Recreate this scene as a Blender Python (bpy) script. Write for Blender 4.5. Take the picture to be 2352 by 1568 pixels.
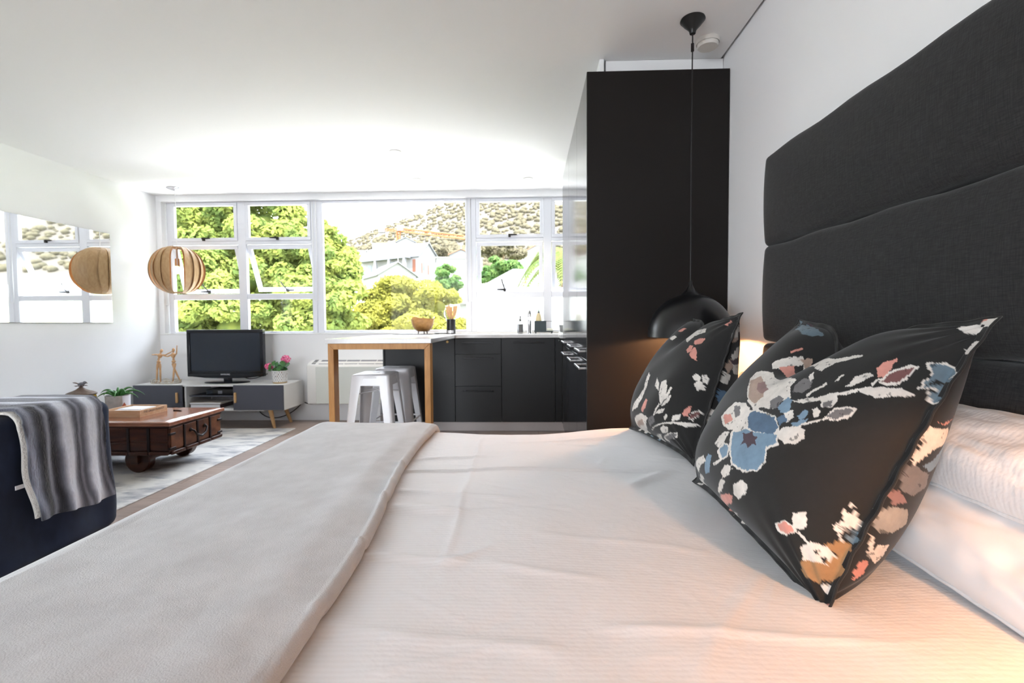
import bpy, bmesh, math, random
import numpy as np
from mathutils import Vector, Matrix, Euler

random.seed(7); RNG = np.random.default_rng(7)
for _o in list(bpy.data.objects): bpy.data.objects.remove(_o)
S = bpy.context.scene
COL = S.collection
R_ = math.radians

# ------------------------------------------------------------------ camera
cam_d = bpy.data.cameras.new('camera')
cam_d.sensor_width = 36.0
cam_d.lens = 1100.0 / 2352.0 * 36.0
cam_d.clip_start = 0.02; cam_d.clip_end = 3000
cam = bpy.data.objects.new('camera', cam_d); COL.objects.link(cam)
_m = (Matrix.Rotation(math.atan(38 / 1100), 3, 'Z') @ Matrix.Rotation(math.pi / 2 - math.atan(43 / 1100), 3, 'X')
      @ Matrix.Rotation(R_(-0.35), 3, 'Z'))
cam.matrix_world = Matrix.Translation((0, 0, 1.05)) @ _m.to_4x4()
cam_d.dof.use_dof = True
cam_d.dof.focus_distance = 1.15
cam_d.dof.aperture_fstop = 6.3
S.camera = cam

# ------------------------------------------------------------------ world, sun, exposure
SKY = 3.4
world = bpy.data.worlds.new('sky'); S.world = world; world.use_nodes = True
nt = world.node_tree; nt.nodes.clear()
_out = nt.nodes.new('ShaderNodeOutputWorld'); _bg = nt.nodes.new('ShaderNodeBackground')
_tc = nt.nodes.new('ShaderNodeTexCoord'); _sx = nt.nodes.new('ShaderNodeSeparateXYZ'); _cr = nt.nodes.new('ShaderNodeValToRGB')
_cr.color_ramp.elements[0].position = 0.0; _cr.color_ramp.elements[0].color = (0.90, 0.945, 1.0, 1)
_cr.color_ramp.elements[1].position = 0.9; _cr.color_ramp.elements[1].color = (0.72, 0.84, 1.0, 1)
nt.links.new(_tc.outputs['Generated'], _sx.inputs[0]); nt.links.new(_sx.outputs['Z'], _cr.inputs[0])
nt.links.new(_cr.outputs[0], _bg.inputs[0]); nt.links.new(_bg.outputs[0], _out.inputs[0])
_bg.inputs[1].default_value = SKY

def add_light(name, kind, loc, energy, color, **kw):
    d = bpy.data.lights.new(name, kind); d.energy = energy; d.color = color
    for k, v in kw.items(): setattr(d, k, v)
    o = bpy.data.objects.new(name, d); o.location = loc; COL.objects.link(o)
    return o
sun = add_light('sun', 'SUN', (20, -20, 40), 7.0, (1.0, 0.94, 0.84), angle=R_(0.6))
sun.rotation_euler = Vector((-0.30, 0.34, -0.89)).to_track_quat('-Z', 'Y').to_euler()
def portal(name, loc, rot, sx, sy):
    o = add_light(name, 'AREA', loc, 1.0, (1, 1, 1), shape='RECTANGLE', size=sx, size_y=sy)
    o.rotation_euler = rot; o.data.cycles.is_portal = True
    return o
portal('window_portal', (-1.48, 5.36, 1.66), (-math.pi / 2, 0, 0), 5.0, 1.46)
portal('added_door_portal', (-2.5, -2.62, 1.2), (math.pi / 2, 0, 0), 2.6, 2.4)  # portal for the added door behind the camera

S.view_settings.view_transform = 'Standard'
S.view_settings.look = 'None'
S.view_settings.gamma = 1.0
S.view_settings.exposure = 2.02
S.view_settings.use_curve_mapping = False
cy = S.cycles
cy.max_bounces = 5; cy.diffuse_bounces = 3; cy.glossy_bounces = 3; cy.transmission_bounces = 4; cy.transparent_max_bounces = 8
cy.use_adaptive_sampling = True; cy.adaptive_threshold = .1
cy.use_denoising = True
cy.sample_clamp_indirect = 8.0
cy.caustics_reflective = False; cy.caustics_refractive = False

# ------------------------------------------------------------------ materials
def _noise(nt, scale, detail=3, rough=.55, vec=None):
    n = nt.nodes.new('ShaderNodeTexNoise'); n.inputs['Scale'].default_value = scale
    n.inputs['Detail'].default_value = detail; n.inputs['Roughness'].default_value = rough
    if vec is not None: nt.links.new(vec, n.inputs['Vector'])
    return n
def _mapped(nt, sc=(1, 1, 1)):
    tc = nt.nodes.new('ShaderNodeTexCoord'); mp = nt.nodes.new('ShaderNodeMapping')
    mp.inputs['Scale'].default_value = sc
    nt.links.new(tc.outputs['Object'], mp.inputs['Vector'])
    return mp.outputs[0]
def _mix(nt, a, b, fac, mode='MIX'):
    m = nt.nodes.new('ShaderNodeMix'); m.data_type = 'RGBA'; m.blend_type = mode
    for s, v in ((6, a), (7, b)):
        if isinstance(v, (tuple, list)): m.inputs[s].default_value = (*v[:3], 1)
        else: nt.links.new(v, m.inputs[s])
    if isinstance(fac, (int, float)): m.inputs[0].default_value = fac
    else: nt.links.new(fac, m.inputs[0])
    return m.outputs[2]
def mat(name, col, rough=.5, metal=0., col2=None, scale=(20, 20, 20), nscale=1., contrast=(.35, .65), bump=0., bscale=(200, 200, 200),
        bdist=.002, sheen=0., coat=0., trans=0., ior=1.45, emit=None, estr=0., spec=.5, attr=None, rand=0., detail=3, sub=0.):
    m = bpy.data.materials.new(name); m.use_nodes = True; nt = m.node_tree
    b = nt.nodes['Principled BSDF']
    b.inputs['Roughness'].default_value = rough; b.inputs['Metallic'].default_value = metal
    b.inputs['Specular IOR Level'].default_value = spec; b.inputs['IOR'].default_value = ior
    b.inputs['Sheen Weight'].default_value = sheen; b.inputs['Coat Weight'].default_value = coat
    b.inputs['Transmission Weight'].default_value = trans
    b.inputs['Base Color'].default_value = (*col, 1)
    src = None
    if attr:
        a = nt.nodes.new('ShaderNodeVertexColor'); a.layer_name = attr; src = a.outputs[0]
    if col2 is not None or attr and nscale:
        n = _noise(nt, nscale, detail, .6, _mapped(nt, scale))
        rp = nt.nodes.new('ShaderNodeMapRange'); rp.inputs[1].default_value = contrast[0]; rp.inputs[2].default_value = contrast[1]
        nt.links.new(n.outputs[0], rp.inputs[0])
        if attr:
            mm = nt.nodes.new('ShaderNodeMapRange'); mm.inputs[3].default_value = .78; mm.inputs[4].default_value = 1.12
            nt.links.new(n.outputs[0], mm.inputs[0])
            vm = nt.nodes.new('ShaderNodeVectorMath'); vm.operation = 'SCALE'
            nt.links.new(src, vm.inputs[0]); nt.links.new(mm.outputs[0], vm.inputs['Scale']); src = vm.outputs[0]
        else:
            src = _mix(nt, col, col2, rp.outputs[0])
    if rand:
        oi = nt.nodes.new('ShaderNodeObjectInfo'); mr = nt.nodes.new('ShaderNodeMapRange')
        mr.inputs[3].default_value = 1 - rand; mr.inputs[4].default_value = 1 + rand
        nt.links.new(oi.outputs['Random'], mr.inputs[0])
        vm = nt.nodes.new('ShaderNodeVectorMath'); vm.operation = 'SCALE'
        if src is None: vm.inputs[0].default_value = col
        else: nt.links.new(src, vm.inputs[0])
        nt.links.new(mr.outputs[0], vm.inputs['Scale']); src = vm.outputs[0]
    if src is not None: nt.links.new(src, b.inputs['Base Color'])
    if bump:
        n = _noise(nt, 1, 2, .5, _mapped(nt, bscale)); bp = nt.nodes.new('ShaderNodeBump')
        bp.inputs['Strength'].default_value = bump; bp.inputs['Distance'].default_value = bdist
        nt.links.new(n.outputs[0], bp.inputs['Height']); nt.links.new(bp.outputs[0], b.inputs['Normal'])
    if emit is not None:
        b.inputs['Emission Color'].default_value = (*emit, 1); b.inputs['Emission Strength'].default_value = estr
    return m
def glass_pane(name, tint=(1, 1, 1), refl=.9):
    m = bpy.data.materials.new(name); m.use_nodes = True; nt = m.node_tree; nt.nodes.clear()
    o = nt.nodes.new('ShaderNodeOutputMaterial'); t = nt.nodes.new('ShaderNodeBsdfTransparent'); g = nt.nodes.new('ShaderNodeBsdfGlossy')
    f = nt.nodes.new('ShaderNodeFresnel'); f.inputs[0].default_value = 1.15; x = nt.nodes.new('ShaderNodeMixShader')
    t.inputs[0].default_value = (*tint, 1); g.inputs['Roughness'].default_value = .0
    nt.links.new(f.outputs[0], x.inputs[0]); nt.links.new(t.outputs[0], x.inputs[1]); nt.links.new(g.outputs[0], x.inputs[2])
    nt.links.new(x.outputs[0], o.inputs[0]); return m
def leaf_mat(name, col, col2, tr=.45):
    m = bpy.data.materials.new(name); m.use_nodes = True; nt = m.node_tree; nt.nodes.clear()
    o = nt.nodes.new('ShaderNodeOutputMaterial'); d = nt.nodes.new('ShaderNodeBsdfDiffuse'); t = nt.nodes.new('ShaderNodeBsdfTranslucent')
    x = nt.nodes.new('ShaderNodeMixShader'); x.inputs[0].default_value = tr
    n = _noise(nt, 1.1, 4, .6, _mapped(nt)); rp = nt.nodes.new('ShaderNodeMapRange'); rp.inputs[1].default_value = .38; rp.inputs[2].default_value = .62
    nt.links.new(n.outputs[0], rp.inputs[0]); c = _mix(nt, col, col2, rp.outputs[0])
    nt.links.new(c, d.inputs[0]); nt.links.new(c, t.inputs[0])
    nt.links.new(d.outputs[0], x.inputs[1]); nt.links.new(t.outputs[0], x.inputs[2]); nt.links.new(x.outputs[0], o.inputs[0]); return m

MT = {}
MT['wall'] = mat('white_paint', (.90, .90, .905), .75, bump=.05, bscale=(120, 120, 120))
MT['ceil'] = mat('ceiling_paint', (.91, .905, .90), .8)
MT['plank'] = mat('oak_laminate', (.42, .34, .30), .34, col2=(.33, .255, .22), scale=(3, 28, 28), nscale=1.5, rand=.12, bump=.08, bscale=(10, 140, 140))
MT['added_paving'] = mat('pale_paving', (.40, .39, .37), .8)
MT['slab'] = mat('screed', (.25, .22, .2), .8)
MT['alu'] = mat('white_aluminium', (.78, .79, .84), .4)
MT['glass'] = glass_pane('window_glass')
MT['handle_dark'] = mat('dark_bronze_latch', (.03, .028, .026), .4, .6)
MT['mirror'] = mat('mirror_silver', (.93, .95, .95), .02, 1.0)
MT['charcoal'] = mat('charcoal_laminate', (.0175, .0183, .0195), .42, spec=.35)
MT['charcoal_gloss'] = mat('charcoal_gloss_door', (.017, .018, .021), .10, spec=.6)
MT['charcoal_end'] = mat('charcoal_end_panel', (.0105, .0088, .0078), .5, spec=.25)
MT['blackmetal'] = mat('black_metal_handle', (.02, .02, .022), .3, .7)
MT['brushed'] = mat('satin_steel_handle', (.62, .62, .64), .28, 1.0)
MT['quartz'] = mat('white_quartz', (.80, .79, .78), .12, col2=(.76, .75, .75), scale=(60, 60, 60))
MT['plinth'] = mat('plinth_pale', (.62, .56, .54), .3)
MT['oak'] = mat('oak_frame', (.55, .27, .075), .45, col2=(.43, .19, .045), scale=(30, 30, 4), nscale=1.4)
MT['pale_oak'] = mat('pale_oak', (.66, .42, .2), .5, col2=(.56, .33, .14), scale=(40, 40, 6))
MT['white_metal'] = mat('white_gloss_metal', (.80, .80, .82), .22, spec=.6)
MT['white_lac'] = mat('white_lacquer', (.82, .815, .80), .35)
MT['white_plastic'] = mat('white_plastic', (.80, .79, .76), .4)
MT['panel_glass'] = mat('pale_green_panel', (.68, .70, .655), .25)
MT['grille'] = mat('grey_grille', (.22, .22, .25), .5)
MT['grey_door'] = mat('slate_door', (.075, .078, .10), .45)
MT['tvblack'] = mat('tv_gloss_black', (.006, .008, .012), .12)
MT['screen'] = mat('tv_screen', (.010, .016, .028), .18, spec=.6)
MT['black'] = mat('matt_black', (.008, .008, .008), .35)
MT['silver'] = mat('silver_print', (.7, .7, .72), .3, .6)
MT['navy'] = mat('navy_velvet', (.0055, .0115, .034), .85, col2=(.014, .027, .068), scale=(5, 5, 3), nscale=1.2, sheen=.10, bump=.15, bscale=(300, 300, 300))
MT['sherpa'] = mat('cream_sherpa', (.72, .69, .64), .95, bump=.9, bscale=(160, 160, 160), bdist=.006, sheen=.3)
MT['fur'] = mat('striped_faux_fur', (.3, .3, .32), .95, attr='print', scale=(90, 90, 30), nscale=1.6, bump=.9, bscale=(170, 170, 45), bdist=.006, sheen=.35)
MT['rug'] = mat('distressed_rug', (.72, .71, .69), .95, col2=(.30, .31, .35), scale=(2.4, 6, 6), nscale=1.5, contrast=(.46, .66), detail=10, bump=.3, bscale=(250, 250, 250))
MT['mahog'] = mat('red_brown_wood', (.070, .022, .010), .3, col2=(.032, .009, .005), scale=(4, 26, 26), nscale=1.2, bump=.1, bscale=(20, 90, 90))
MT['trunk_top'] = mat('polished_trunk_top', (.30, .12, .065), .16, col2=(.20, .07, .036), scale=(4, 26, 26), nscale=1.2, spec=.7, coat=.25)
MT['trunk_panel'] = mat('worn_trunk_panel', (.16, .060, .025), .36, col2=(.055, .017, .009), scale=(9, 9, 9), nscale=1.3, bump=.15, bscale=(40, 40, 40))
MT['iron'] = mat('black_iron', (.022, .017, .018), .42, .5)
MT['duvet'] = None
MT['linen_white'] = mat('white_cotton', (.79, .79, .80), .8, bump=.12, bscale=(30, 30, 30), bdist=.004, sheen=.15)
MT['fleece'] = mat('grey_fleece', (.55, .54, .54), .95, col2=(.47, .46, .46), scale=(9, 9, 9), nscale=1.3, bump=.6, bscale=(420, 420, 420), bdist=.0018, sheen=.5)
MT['mattress'] = mat('mattress_fabric', (.7, .7, .7), .9)
MT['headboard'] = None
MT['print'] = mat('floral_print', (.02, .02, .02), .82, attr='print', scale=(70, 70, 70), nscale=1.2, bump=.2, bscale=(700, 700, 700), bdist=.0008, sheen=.12)
MT['blackshade'] = mat('black_satin_shade', (.006, .006, .007), .28, spec=.6)
MT['shade_in'] = mat('shade_inside', (.55, .42, .25), .5)
MT['veneer'] = mat('birch_veneer', (.56, .36, .185), .55, col2=(.47, .285, .13), scale=(40, 40, 10), nscale=1.3)
MT['chrome'] = mat('chrome', (.8, .8, .83), .08, 1.0)
MT['bulb'] = mat('warm_bulb', (1, .8, .5), .3, emit=(1.0, .55, .22), estr=1.2)
MT['led'] = mat('warm_led', (1, .8, .5), .3, emit=(1.0, .60, .26), estr=.30)
for _k in ('bulb', 'led'): MT[_k].cycles.emission_sampling = 'NONE'
MT['cord_white'] = mat('white_cord', (.8, .8, .8), .5)
MT['detector'] = mat('detector_plastic', (.76, .73, .68), .5)
MT['bowl'] = mat('teak_bowl', (.52, .27, .09), .4, col2=(.34, .15, .04), scale=(14, 14, 24), nscale=1.2)
MT['spatula'] = mat('beech_spoon', (.62, .36, .17), .55)
MT['lilac'] = mat('lilac_soap', (.42, .36, .55), .15, trans=.3)
MT['clear'] = mat('clear_plastic', (.9, .92, .92), .05, trans=.9)
MT['yellowsoap'] = mat('yellow_soap', (.80, .66, .38), .12, trans=.25)
MT['greenplastic'] = mat('green_cap', (.03, .22, .06), .4)
MT['greyplastic'] = mat('grey_plastic', (.12, .12, .12), .5)
MT['caddy'] = mat('dark_teal_caddy', (.03, .045, .05), .45)
MT['sponge'] = mat('cream_sponge', (.72, .72, .60), .9, bump=.6, bscale=(200, 200, 200))
MT['hob'] = mat('black_hob_glass', (.015, .016, .018), .05)
MT['traywood'] = mat('pine_tray', (.62, .40, .25), .55, col2=(.52, .30, .16), scale=(6, 40, 40))
MT['paper'] = mat('white_paper', (.82, .82, .85), .5)
MT['ink'] = mat('dark_ink', (.10, .07, .06), .7)
MT['concrete'] = mat('concrete_pot', (.46, .45, .43), .85, col2=(.38, .37, .35), scale=(25, 25, 25), bump=.3, bscale=(60, 60, 60))
MT['potwhite'] = mat('whitewash', (.74, .76, .82), .7)
MT['terra'] = mat('terracotta_paint', (.46, .13, .07), .6)
MT['soil'] = mat('soil', (.03, .02, .015), .95)
MT['aloe'] = mat('aloe_green', (.035, .14, .035), .4, col2=(.07, .24, .05), scale=(8, 8, 8))
MT['gerleaf'] = mat('geranium_leaf', (.03, .12, .035), .5, col2=(.06, .20, .04), scale=(15, 15, 15))
MT['pink'] = mat('pink_petal', (.86, .10, .28), .6, col2=(.90, .22, .42), scale=(60, 60, 60))
MT['stem'] = mat('green_stem', (.10, .22, .05), .6)
MT['dotpot'] = mat('dotted_pot', (.8, .8, .8), .35, attr='print', nscale=0)
MT['bounce_slab'] = mat('pale_concrete', (.74, .73, .71), .85, col2=(.70, .69, .67), scale=(.8, .8, .8))
MT['gold'] = mat('gold_base', (.60, .40, .16), .4, .4)
MT['urn'] = mat('bronze_lid', (.10, .068, .052), .5, .3, col2=(.16, .11, .085), scale=(30, 30, 30))
MT['amber'] = mat('amber_glass', (.50, .30, .02), .15, col2=(.36, .20, .01), scale=(20, 20, 20), coat=.4)
MT['bird'] = mat('grey_bird', (.20, .21, .23), .6)
MT['mannequin'] = mat('beech_mannequin', (.70, .42, .22), .5, col2=(.62, .36, .18), scale=(40, 40, 12))
MT['filigree'] = mat('aged_cream_metal', (.62, .56, .46), .4, .25)
MT['book1'] = mat('book_cover_dark', (.05, .03, .03), .5)
MT['book2'] = mat('book_cover_pale', (.66, .60, .54), .5)
MT['cable'] = mat('black_cable', (.02, .018, .018), .5)
MT['leaf1'] = leaf_mat('plane_leaf', (.205, .235, .055), (.105, .150, .042))
MT['leaf2'] = leaf_mat('yellow_green_leaf', (.235, .225, .045), (.145, .150, .032))
MT['leaf3'] = leaf_mat('fresh_green_leaf', (.11, .17, .055), (.06, .12, .04))
MT['leaf4'] = leaf_mat('olive_leaf', (.14, .125, .086), (.11, .10, .066))
MT['palmleaf'] = leaf_mat('palm_leaf', (.15, .17, .06), (.075, .11, .035))
MT['bark'] = mat('bark', (.16, .11, .08), .9)
MT['house'] = mat('white_render', (.15, .15, .15), .8)
MT['roof'] = mat('pale_roof', (.105, .11, .118), .7, col2=(.095, .10, .108), scale=(.6, .6, 6), nscale=1.)
MT['rooftile'] = mat('grey_tile', (.075, .074, .073), .8, col2=(.060, .059, .059), scale=(1.5, 1.5, 6), nscale=1.)
MT['terraroof'] = mat('terracotta_roof', (.20, .085, .05), .8)
MT['houseglass'] = mat('house_window', (.07, .09, .11), .3)
MT['shutter'] = mat('brown_shutter', (.12, .04, .02), .7)
MT['crane'] = mat('crane_orange', (.30, .10, .025), .6)
MT['hill'] = mat('dry_hillside', (.044, .037, .028), .95, col2=(.036, .031, .021), scale=(.03, .03, .03), nscale=1.2, contrast=(.42, .6), detail=8)
MT['ground'] = mat('garden_ground', (.28, .27, .16), .95, col2=(.14, .19, .07), scale=(.2, .2, .2))

# ------------------------------------------------------------------ mesh helpers
ORG = {}
class MB:
    def __init__(s): s.v = []; s.f = []; s.col = None; s.mi = None
    def add(s, v, f):
        n = len(s.v); s.v.extend([tuple(map(float, p)) for p in v]); s.f.extend([tuple(int(i) + n for i in q) for q in f]); return s
    def box(s, x0, x1, y0, y1, z0, z1):
        v = [(x, y, z) for z in (z0, z1) for y in (y0, y1) for x in (x0, x1)]
        return s.add(v, [(0, 2, 3, 1), (4, 5, 7, 6), (0, 1, 5, 4), (2, 6, 7, 3), (0, 4, 6, 2), (1, 3, 7, 5)])
    def hexa(s, b, t):      # bottom 4 pts ccw, top 4 pts ccw
        return s.add(list(b) + list(t), [(3, 2, 1, 0), (4, 5, 6, 7), (0, 1, 5, 4), (1, 2, 6, 5), (2, 3, 7, 6), (3, 0, 4, 7)])
    def cyl(s, p0, p1, r0, r1=None, n=16, caps=True):
        r1 = r0 if r1 is None else r1
        return s.tube([p0, p1], [r0, r1], n, caps)
    def tube(s, pts, r, n=8, caps=True, closed=False):
        P = [Vector(p) for p in pts]; k = len(P)
        rr = r if isinstance(r, (list, tuple)) else [r] * k
        up = None; v = []
        for i, p in enumerate(P):
            if closed: d = P[(i + 1) % k] - P[i - 1]
            else: d = P[min(i + 1, k - 1)] - P[max(i - 1, 0)]
            d.normalize()
            if up is None:
                up = Vector((0, 0, 1)) if abs(d.z) < .9 else Vector((1, 0, 0))
            a = d.cross(up)
            if a.length < 1e-6: a = d.cross(Vector((0, 1, 0)))
            a.normalize(); b = a.cross(d).normalized(); up = b
            for j in range(n):
                t = 2 * math.pi * j / n
                v.append(p + (a * math.cos(t) + b * math.sin(t)) * rr[i])
        f = []
        for i in range(k if closed else k - 1):
            for j in range(n):
                f.append((i * n + j, i * n + (j + 1) % n, ((i + 1) % k) * n + (j + 1) % n, ((i + 1) % k) * n + j))
        if caps and not closed:
            f.append(tuple(range(n - 1, -1, -1))); f.append(tuple((k - 1) * n + j for j in range(n)))
        return s.add(v, f)
    def lathe(s, prof, c=(0, 0, 0), n=32, axis=None, cap=False, sx=1., sy=1.):
        v = []; M = axis or Matrix.Identity(3); c = Vector(c)
        for r, z in prof:
            for j in range(n):
                t = 2 * math.pi * j / n
                v.append(c + M @ Vector((r * math.cos(t) * sx, r * math.sin(t) * sy, z)))
        f = []
        for i in range(len(prof) - 1):
            for j in range(n):
                f.append((i * n + j, i * n + (j + 1) % n, (i + 1) * n + (j + 1) % n, (i + 1) * n + j))
        if cap:
            f.append(tuple(range(n - 1, -1, -1))); f.append(tuple((len(prof) - 1) * n + j for j in range(n)))
        return s.add(v, f)
    def grid(s, A, closeu=False, closev=False):
        A = np.asarray(A); nu, nv = A.shape[:2]; n0 = len(s.v)
        s.v.extend(map(tuple, A.reshape(-1, 3).tolist()))
        I = np.arange(nu * nv).reshape(nu, nv) + n0
        if closeu: I = np.vstack([I, I[:1]])
        if closev: I = np.hstack([I, I[:, :1]])
        q = np.stack([I[:-1, :-1], I[1:, :-1], I[1:, 1:], I[:-1, 1:]], -1).reshape(-1, 4)
        s.f.extend(map(tuple, q.tolist())); return s
    def ell(s, c, r, n=14, m=10, M=None):
        v = []; f = []; M = M or Matrix.Identity(3); c = Vector(c)
        for i in range(m + 1):
            a = math.pi * i / m
            for j in range(n):
                t = 2 * math.pi * j / n
                v.append(c + M @ Vector((r[0] * math.sin(a) * math.cos(t), r[1] * math.sin(a) * math.sin(t), r[2] * math.cos(a))))
        for i in range(m):
            for j in range(n): f.append((i * n + j, (i + 1) * n + j, (i + 1) * n + (j + 1) % n, i * n + (j + 1) % n))
        return s.add(v, f)
    def rbox(s, x0, x1, y0, y1, z0, z1, r, n=10, fn=None):
        lo = np.array([x0, y0, z0]); hi = np.array([x1, y1, z1]); g = np.linspace(0, 1, n + 1)
        # concentrate samples near the edges
        g = .5 - .5 * np.cos(np.pi * g)
        il, ih = lo + r, hi - r
        for ax in range(3):
            for sd in (0, 1):
                a, b = [(1, 2), (2, 0), (0, 1)][ax]
                G = np.zeros((n + 1, n + 1, 3)); G[..., ax] = hi[ax] if sd else lo[ax]
                ga = lo[a] + (hi[a] - lo[a]) * g; gb = lo[b] + (hi[b] - lo[b]) * g
                G[..., a] = ga[:, None]; G[..., b] = gb[None, :]
                Q = np.clip(G, il, ih); D = G - Q; L = np.linalg.norm(D, axis=-1, keepdims=True)
                G = Q + D / np.maximum(L, 1e-9) * r
                if fn is not None: G = fn(G)
                if not sd: G = G[::-1]
                s.grid(G)
        return s
    def prism(s, pts, fn0, fn1):
        a = [fn0(p) for p in pts]; b = [fn1(p) for p in pts]; n = len(pts)
        return s.add(a + b, [tuple(range(n - 1, -1, -1)), tuple(range(n, 2 * n))] + [(i, (i + 1) % n, n + (i + 1) % n, n + i) for i in range(n)])
    def build(s, name, m, parent=None, label=None, cat=None, group=None, kind=None, bevel=0., smooth=None, weld=False, seg=2, org=None):
        V = np.array(s.v)
        if parent is not None: o0 = ORG[parent]
        else:
            lo, hi = V.min(0), V.max(0); o0 = Vector(((lo[0] + hi[0]) / 2, (lo[1] + hi[1]) / 2, lo[2])) if org is None else Vector(org)
        me = bpy.data.meshes.new(name); me.from_pydata((V - np.array(o0)).tolist(), [], s.f)
        if weld:
            bm = bmesh.new(); bm.from_mesh(me); bmesh.ops.remove_doubles(bm, verts=bm.verts, dist=1e-5)
            bmesh.ops.recalc_face_normals(bm, faces=bm.faces); bm.to_mesh(me); bm.free()
        me.materials.append(MT[m] if isinstance(m, str) else m)
        if s.col is not None:
            ca = me.color_attributes.new('print', 'FLOAT_COLOR', 'POINT')
            C = np.ones((len(V), 4), np.float32); C[:, :3] = s.col; ca.data.foreach_set('color', C.ravel())
        if smooth is not None:
            me.polygons.foreach_set('use_smooth', [True] * len(me.polygons))
            if smooth < 180: me.set_sharp_from_angle(angle=R_(smooth))
        me.update()
        o = bpy.data.objects.new(name, me); COL.objects.link(o); ORG[o] = o0
        if parent is not None:
            o.parent = parent
        else: o.location = o0
        if bevel:
            md = o.modifiers.new('bevel', 'BEVEL'); md.width = bevel; md.segments = seg; md.limit_method = 'ANGLE'; md.angle_limit = R_(40)
            md.harden_normals = False
            if smooth is None:
                me.polygons.foreach_set('use_smooth', [True] * len(me.polygons)); me.set_sharp_from_angle(angle=R_(35))
        return tag(o, label, cat, group, kind)
def tag(o, label=None, cat=None, group=None, kind=None):
    if label: o['label'] = label
    if cat: o['category'] = cat
    if group: o['group'] = group
    if kind: o['kind'] = kind
    return o
def thing(name, loc, label=None, cat=None, group=None, kind=None):
    o = bpy.data.objects.new(name, None); o.empty_display_size = .05; o.location = loc; COL.objects.link(o)
    ORG[o] = Vector(loc); return tag(o, label, cat, group, kind)
def copy_tree(o, parent=None):
    c = o.copy(); COL.objects.link(c); c.parent = parent; ORG[c] = ORG[o]
    for ch in [x for x in o.children]: copy_tree(ch, c)
    return c
def bez(p0, p1, p2, p3, n=12):
    P = [Vector(p) for p in (p0, p1, p2, p3)]
    return [P[0] * (1 - t) ** 3 + P[1] * 3 * t * (1 - t) ** 2 + P[2] * 3 * t * t * (1 - t) + P[3] * t ** 3 for t in [i / n for i in range(n + 1)]]
def text_part(body, size, extrude, M4, name, m, parent):
    cu = bpy.data.curves.new('lettering', 'FONT'); cu.body = body; cu.size = size; cu.extrude = extrude; cu.align_x = 'CENTER'; cu.align_y = 'CENTER'
    to = bpy.data.objects.new('lettering', cu); COL.objects.link(to)
    dg = bpy.context.evaluated_depsgraph_get(); me = bpy.data.meshes.new_from_object(to.evaluated_get(dg))
    v = [M4 @ p.co for p in me.vertices]; f = [tuple(p.vertices) for p in me.polygons]
    bpy.data.objects.remove(to); bpy.data.curves.remove(cu); bpy.data.meshes.remove(me)
    b = MB(); b.add(v, f); return b.build(name, m, parent)
def vnoise(x, y, seed=0):
    x = np.asarray(x, float); y = np.asarray(y, float)
    xi = np.floor(x).astype(np.int64); yi = np.floor(y).astype(np.int64); fx = x - xi; fy = y - yi
    fx = fx * fx * (3 - 2 * fx); fy = fy * fy * (3 - 2 * fy)
    def h(a, b):
        n = (a * 374761393 + b * 668265263 + seed * 1274126177) & 0xffffffff
        n = ((n ^ (n >> 13)) * 1274126177) & 0xffffffff
        return ((n ^ (n >> 16)) & 0xffff) / 65535.0
    return (h(xi, yi) * (1 - fx) + h(xi + 1, yi) * fx) * (1 - fy) + (h(xi, yi + 1) * (1 - fx) + h(xi + 1, yi + 1) * fx) * fy
def fbm(x, y, seed=0, o=4):
    r = 0; a = .5
    for i in range(o): r = r + a * vnoise(x * 2 ** i, y * 2 ** i, seed + i); a *= .5
    return r
def sstep(a, b, x):
    t = np.clip((np.asarray(x, float) - a) / (b - a), 0, 1); return t * t * (3 - 2 * t)

# ------------------------------------------------------------------ special materials
def duvet_mat():
    m = mat('striped_white_cotton', (.80, .795, .79), .7, sheen=.2)
    nt = m.node_tree; b = nt.nodes['Principled BSDF']
    tc = nt.nodes.new('ShaderNodeTexCoord'); w = nt.nodes.new('ShaderNodeTexWave'); w.wave_type = 'BANDS'; w.bands_direction = 'Y'
    w.inputs['Scale'].default_value = 34; w.inputs['Distortion'].default_value = .3
    nt.links.new(tc.outputs['Object'], w.inputs['Vector'])
    c = _mix(nt, (.79, .79, .80), (.765, .762, .768), w.outputs['Fac']); nt.links.new(c, b.inputs['Base Color'])
    n = _noise(nt, 1, 4, .6, _mapped(nt, (14, 18, 14))); ad = nt.nodes.new('ShaderNodeMath'); ad.operation = 'MULTIPLY_ADD'; ad.inputs[1].default_value = 3.
    nt.links.new(n.outputs[0], ad.inputs[0]); 
    sc = nt.nodes.new('ShaderNodeMath'); sc.operation = 'MULTIPLY'; sc.inputs[1].default_value = .10
    nt.links.new(w.outputs['Fac'], sc.inputs[0]); nt.links.new(sc.outputs[0], ad.inputs[2])
    bp = nt.nodes.new('ShaderNodeBump'); bp.inputs['Strength'].default_value = .35; bp.inputs['Distance'].default_value = .004
    nt.links.new(ad.outputs[0], bp.inputs['Height']); nt.links.new(bp.outputs[0], b.inputs['Normal'])
    return m
MT['duvet'] = duvet_mat()
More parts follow.
